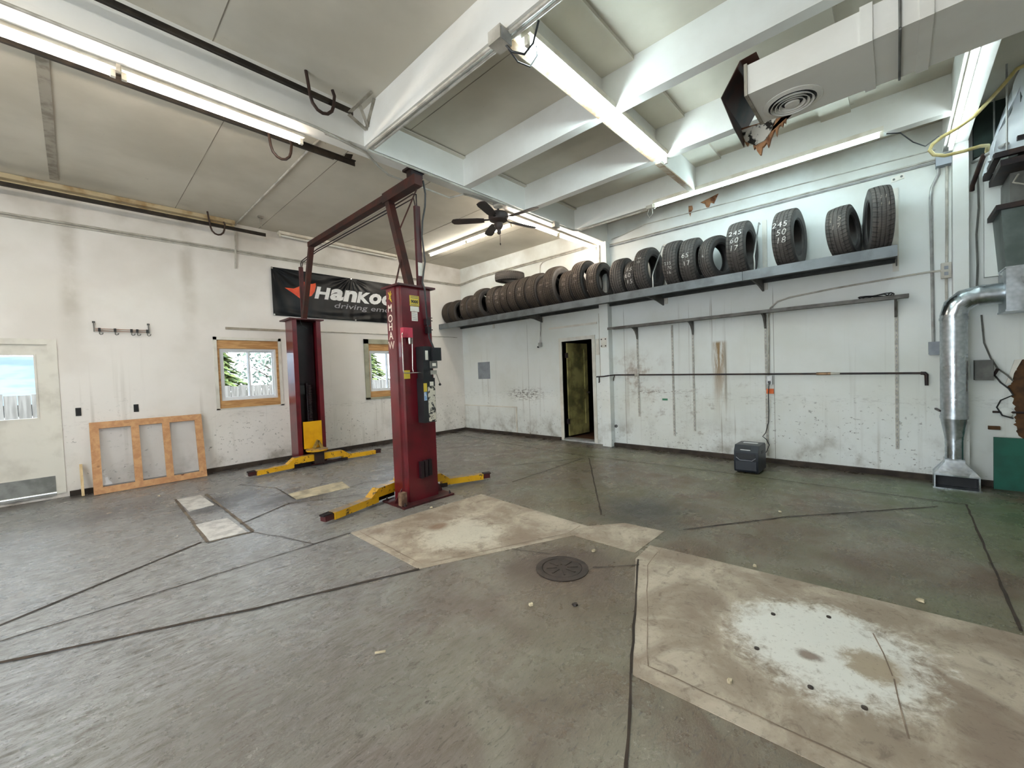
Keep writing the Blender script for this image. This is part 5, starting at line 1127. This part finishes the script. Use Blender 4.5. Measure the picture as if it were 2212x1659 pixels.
def letters(body, x, z, size, shear, off, sx, m, name, lab=None):
    me = text_mesh(body, size, shear=shear, offset=off, spacing=1.0)
    me.transform(Matrix(((sx, 0, 0, x), (0, 0, 0, 0), (0, 1, 0, z), (0, 0, 0, 1))))
    return mesh_obj(name, on_banner(me), m, bt, lab)
def letter_box(ch, x0, x1, z0, z1, sh):
    me = text_mesh(ch, 1.0, offset=.045); vx = [v.co.x for v in me.vertices]; vz = [v.co.y for v in me.vertices]
    ax, bx, az, bz = min(vx), max(vx), min(vz), max(vz)
    for v in me.vertices:
        q = (v.co.y-az)/(bz-az); v.co = Vector((x0+(v.co.x-ax)/(bx-ax)*(x1-x0)+sh*(z1-z0)*q, 0, z0+(z1-z0)*q))
    return mesh_obj('letter', on_banner(me), M_WHITE, bt, 'bold white letter')
for ch, x0, x1 in (('H', 3.362, 3.633), ('a', 3.655, 3.935), ('n', 3.945, 4.222), ('K', 4.24, 4.535), ('o', 4.505, 4.80), ('o', 4.81, 5.105), ('K', 5.125, 5.42)): letter_box(ch, x0, x1, 3.138, 3.382, .27)
ms = text_mesh('driving em', 1.0); mw = max(v.co.x for v in ms.vertices); bpy.data.meshes.remove(ms)
letters('driving emotion', 3.735, 2.985, .155, .18, .0004, (4.87-3.735)/(mw*.155), M_GREYPRINT, 'slogan', 'thin grey slogan')
em = [(2.82,3.285),(2.98,3.285),(3.07,3.33),(3.12,3.38),(3.14,3.45),(3.19,3.43),(3.22,3.43),(3.25,3.41),(3.33,3.42),(3.40,3.445),(3.40,3.38),(3.37,3.27),(3.31,3.18),(3.26,3.16),(3.22,3.10),(3.19,3.06),(3.08,3.11),(2.97,3.19)]
b = MB(); vs = [b.bm.verts.new((px, 0, pz)) for px, pz in em]; b.bm.faces.new(vs); bmesh.ops.triangulate(b.bm, faces=b.bm.faces[:])
me = b.mesh('emblem', M_ORANGE, 0); mesh_obj('emblem', on_banner(me), M_ORANGE, bt, 'orange wing emblem')
for gx, gz in ((BX0+.015, BZ1-.02), (4.14, BZ1-.012), (BX1-.02, BZ1-.02), (BX0+.02, BZ0+.015), (4.2, BZ0+.012)):
    MB().lathe([(.016, -.012), (.018, -.008), (.008, -.006)], (gx, WA-.028, gz), 'y', 12).build('grommet', M_CHROME, bt)

# ------------------------------------------------------------------ small things on the back wall
t = thing('hook_rail', 'narrow metal hook rail on the back wall', 'hook rail', (.53, WA, 2.3))
MB().box(.24, WA-.045, 2.365, .82, WA-.038, 2.375).box(.24, WA-.045, 2.335, .82, WA-.038, 2.345).build('rail', worn('copper_rail', srgb(150, 120, 106), srgb(120, 96, 86), 6, .35, metal=.6), t)
for xx in (.23, .83):
    MB().bar((xx, WA-.01, 2.47), (xx, WA-.042, 2.33), .025, .012, (1, 0, 0)).build('end_bracket', M_BOXDK, t)
    MB().box(xx-.014, WA-.016, 2.455, xx+.014, WA, 2.48).build('screw_cap', M_BLACK, t)
for xx in (.285, .45, .63, .695, .81):
    h = MB().box(xx-.014, WA-.052, 2.328, xx+.014, WA-.034, 2.382).build('slider', M_BLACK, t)
    MB().tube([(xx, WA-.05, 2.33), (xx, WA-.05, 2.295), (xx+.01, WA-.06, 2.285), (xx+.03, WA-.075, 2.29), (xx+.036, WA-.08, 2.31)], .006, 6).build('hook', M_BOXDK, h)
# leaning frame with film
t = thing('wooden_frame', 'orange pine frame with clear film leaning on the back wall', 'frame', (.75, 8.25, 0))
a_ = math.atan2(.20, 1.0); Mx = Matrix.Translation((0, 8.225, .004)) @ Matrix.Rotation(-a_, 4, 'X')
FW, FH, w, x0 = 1.30, 1.03, .095, .115
def fr_part(mb, name, m, lab=None): mb.xform(Mx); return mb.build(name, m, t, lab, smooth=0)
fr_part(MB().prism([(x0, 0), (x0+FW, 0), (x0+FW-w, w), (x0+w, w)], 0, .03, 'y'), 'rail', M_PINE)
fr_part(MB().prism([(x0, FH), (x0+w, FH-w), (x0+FW-w, FH-w), (x0+FW, FH)], 0, .03, 'y'), 'rail', M_PINE)
fr_part(MB().prism([(x0, 0), (x0+w, w), (x0+w, FH-w), (x0, FH)], 0, .03, 'y'), 'stile', M_PINE)
fr_part(MB().prism([(x0+FW, 0), (x0+FW, FH), (x0+FW-w, FH-w), (x0+FW-w, w)], 0, .03, 'y'), 'stile', M_PINE)
for xm in (.50, .86): fr_part(MB().box(x0+xm-.045-.02, .002, w, x0+xm+.045-.02, .028, FH-w), 'mullion', M_PINE)
fr_part(MB().grid(lambda u, v: (x0+.03+(FW-.06)*u, .033+.003*math.sin(u*40+v*7), .03+(FH-.06)*v), 40, 10), 'film', M_FILM)
o = MB().prism([(.20, .10), (.29, .10), (.285, .13), (.255, .16), (.25, .215), (.215, .20), (.225, .14)], 0, .003, 'y'); o.xform(Mx @ Matrix.Translation((.02, .040, .02)))  # white shape painting the light seen through a hole in the film
o = o.build('tear_light_patch', M_WHITE); tag(o, 'white cut-out painted as light through a tear in the pine frame film', 'tear')
o = MB().bar((.012, 8.33, .0), (.008, 8.47, .43), .05, .03, (1, 0, 0)).build('wood_offcut', M_STICK); tag(o, 'short pale pine offcut leaning by the exit door', 'wood')

# ------------------------------------------------------------------ outdoors, seen through the panes
b = MB(); b.box(-45, WA+.2, -.35, 60, 90, -.25); struct('ground_outside', b, M_GRASS)
t = thing('board_fence', 'weathered board fence outside behind the windows', 'fence', (2, 13.5, -.25))
b = MB(); xx = -9.0
rnd = random.Random(3)
while xx < 16:
    w = .19; b.box(xx, 13.5+rnd.uniform(-.01, .01), -.25, xx+w-.012, 13.53, 1.42+rnd.uniform(-.02, .02)); xx += w
b.build('boards', M_FENCE, t); MB().box(-9, 13.53, .1, 16, 13.57, .2).box(-9, 13.53, 1.1, 16, 13.57, 1.2).build('rails', M_FENCE, t)
def conifer(x, y, h, r, lab, m, n=900, seed=1):
    t = thing('conifer_tree', lab, 'tree', (x, y, -.25), 'trees beyond the fence'); rnd = random.Random(seed)
    MB().tube([(x, y, -.25), (x, y, h*.5), (x, y, h)], [.16, .1, .02], 8).build('trunk', M_BARK, t)
    b = MB()
    for k in range(n):
        q = rnd.random()**.7; zz = .3 + (h-.3)*q; rr = r*(1-q)*rnd.uniform(.3, 1)+.05; a = rnd.uniform(0, 2*PI)
        c = Vector((x+rr*math.cos(a), y+rr*math.sin(a), zz)); d = Vector((math.cos(a), math.sin(a), -.35)).normalized()*rnd.uniform(.25, .5); s = Vector((-math.sin(a), math.cos(a), rnd.uniform(-.3, .3)))*.11
        v = [b.bm.verts.new(p) for p in (c-s, c+s, c+d)]; b.bm.faces.new(v)
    b.build('foliage', m, t, smooth=0)
conifer(3.4, 17.5, 2.9, 1.5, 'yellow-green conifer beyond the fence in the left window', M_CONIFER, 1200, 1)
conifer(9.6, 18.5, 3.0, 1.6, 'green conifer beyond the fence in the right window', M_CONIFER, 1000, 2)
def bushy(x, y, h, r, lab, seed):
    t = thing('leafy_tree', lab, 'tree', (x, y, -.25), 'trees beyond the fence'); rnd = random.Random(seed)
    b = MB(); b.tube([(x, y, -.25), (x, y, h*.6)], [.18, .08], 8)
    for k in range(10):
        a = rnd.uniform(0, 2*PI); b.tube([(x, y, h*.3+h*.04*k), (x+r*.7*math.cos(a), y+r*.7*math.sin(a), h*.55+h*.04*k)], [.05, .015], 5)
    b.build('trunk', M_BARK, t); b = MB()
    for k in range(900):
        d = Vector((rnd.gauss(0, 1), rnd.gauss(0, 1), rnd.gauss(0, 1))).normalized()*rnd.random()**.4
        c = Vector((x+d.x*r, y+d.y*r, h*.62+d.z*h*.4)); s = Vector((rnd.uniform(-1, 1), rnd.uniform(-1, 1), rnd.uniform(-1, 1)))*.12; u = Vector((rnd.uniform(-1, 1), rnd.uniform(-1, 1), rnd.uniform(-1, 1)))*.12
        v = [b.bm.verts.new(p) for p in (c-s, c+u, c+s)]; b.bm.faces.new(v)
    b.build('foliage', M_BARETREE, t, smooth=0)
bushy(6.9, 22.0, 3.6, 1.9, 'thin grey-green tree beyond the fence in the left window right pane', 4)
bushy(10.6, 26, 3.8, 2.0, 'thin grey-green tree beyond the fence between the windows', 5)
t = thing('shed', 'blue-grey shed beyond the fence at the left window edge', 'building', (3.2, 21, -.25))
MB().box(2.6, 21, -.25, 4.35, 24, 3.4).build('walls', M_SIDING, t)
MB().prism([(2.4, 3.4), (4.55, 3.4), (3.45, 4.3)], 20.8, 24.2, 'y').build('roof', M_BOXDK, t)
b = MB(); rnd = random.Random(9); b.grid(lambda u, v: (-60+70*u, 42+28*v, -.4+(6.5*math.sin(PI*min(1, v*1.0)*.5)+.5*math.sin(u*40)+.6*math.sin(u*17+v*9))*math.sin(PI*min(1, max(0, u)))**.5), 60, 14)
hill = b.build('wooded_hill', M_HILL); tag(hill, 'blue-green wooded hill far off in the exit door pane', 'hill')

# ------------------------------------------------------------------ daylight
w = bpy.data.worlds.new('daylight'); scene.world = w; w.use_nodes = True; nt = w.node_tree; nt.nodes.clear()
sky = nt.nodes.new('ShaderNodeTexSky'); sky.sky_type = 'HOSEK_WILKIE'; sky.turbidity = 6; sky.ground_albedo = .4; sky.sun_direction = Vector((-.5, -.5, .7)).normalized()
mx = nt.nodes.new('ShaderNodeMix'); mx.data_type = 'RGBA'; mx.inputs[0].default_value = .75; mx.inputs[7].default_value = (.86, .94, 1, 1)
nt.links.new(sky.outputs[0], mx.inputs[6])
bg = nt.nodes.new('ShaderNodeBackground'); bg.inputs[1].default_value = 5.0; out = nt.nodes.new('ShaderNodeOutputWorld')
nt.links.new(mx.outputs[2], bg.inputs[0]); nt.links.new(bg.outputs[0], out.inputs[0])

# ------------------------------------------------------------------ camera (matched to the photograph)
yaw, pitch, roll, FPX = 0.817333475, -0.0292152516, -0.0364629904, 885.493
f = Vector((math.sin(yaw)*math.cos(pitch), math.cos(yaw)*math.cos(pitch), math.sin(pitch))); r = Vector((math.cos(yaw), -math.sin(yaw), 0)); u = r.cross(f)
r2 = r*math.cos(roll) + u*math.sin(roll); u2 = -r*math.sin(roll) + u*math.cos(roll)
cam = bpy.data.cameras.new('camera'); co = bpy.data.objects.new('camera', cam); COL.objects.link(co)
co.matrix_world = Matrix(((r2.x, u2.x, -f.x, 0), (r2.y, u2.y, -f.y, 0), (r2.z, u2.z, -f.z, 1.52), (0, 0, 0, 1)))
cam.sensor_fit = 'HORIZONTAL'; cam.sensor_width = 36; cam.lens = 36*FPX/2212; cam.clip_start = .05; cam.clip_end = 300
scene.camera = co
scene.view_settings.view_transform = 'Standard'; scene.view_settings.look = 'None'; scene.view_settings.gamma = 1; scene.view_settings.use_curve_mapping = False
scene.view_settings.exposure = 0.98
scene.cycles.use_denoising = True
for o in bpy.data.objects:
    if '_local' in o: del o['_local']
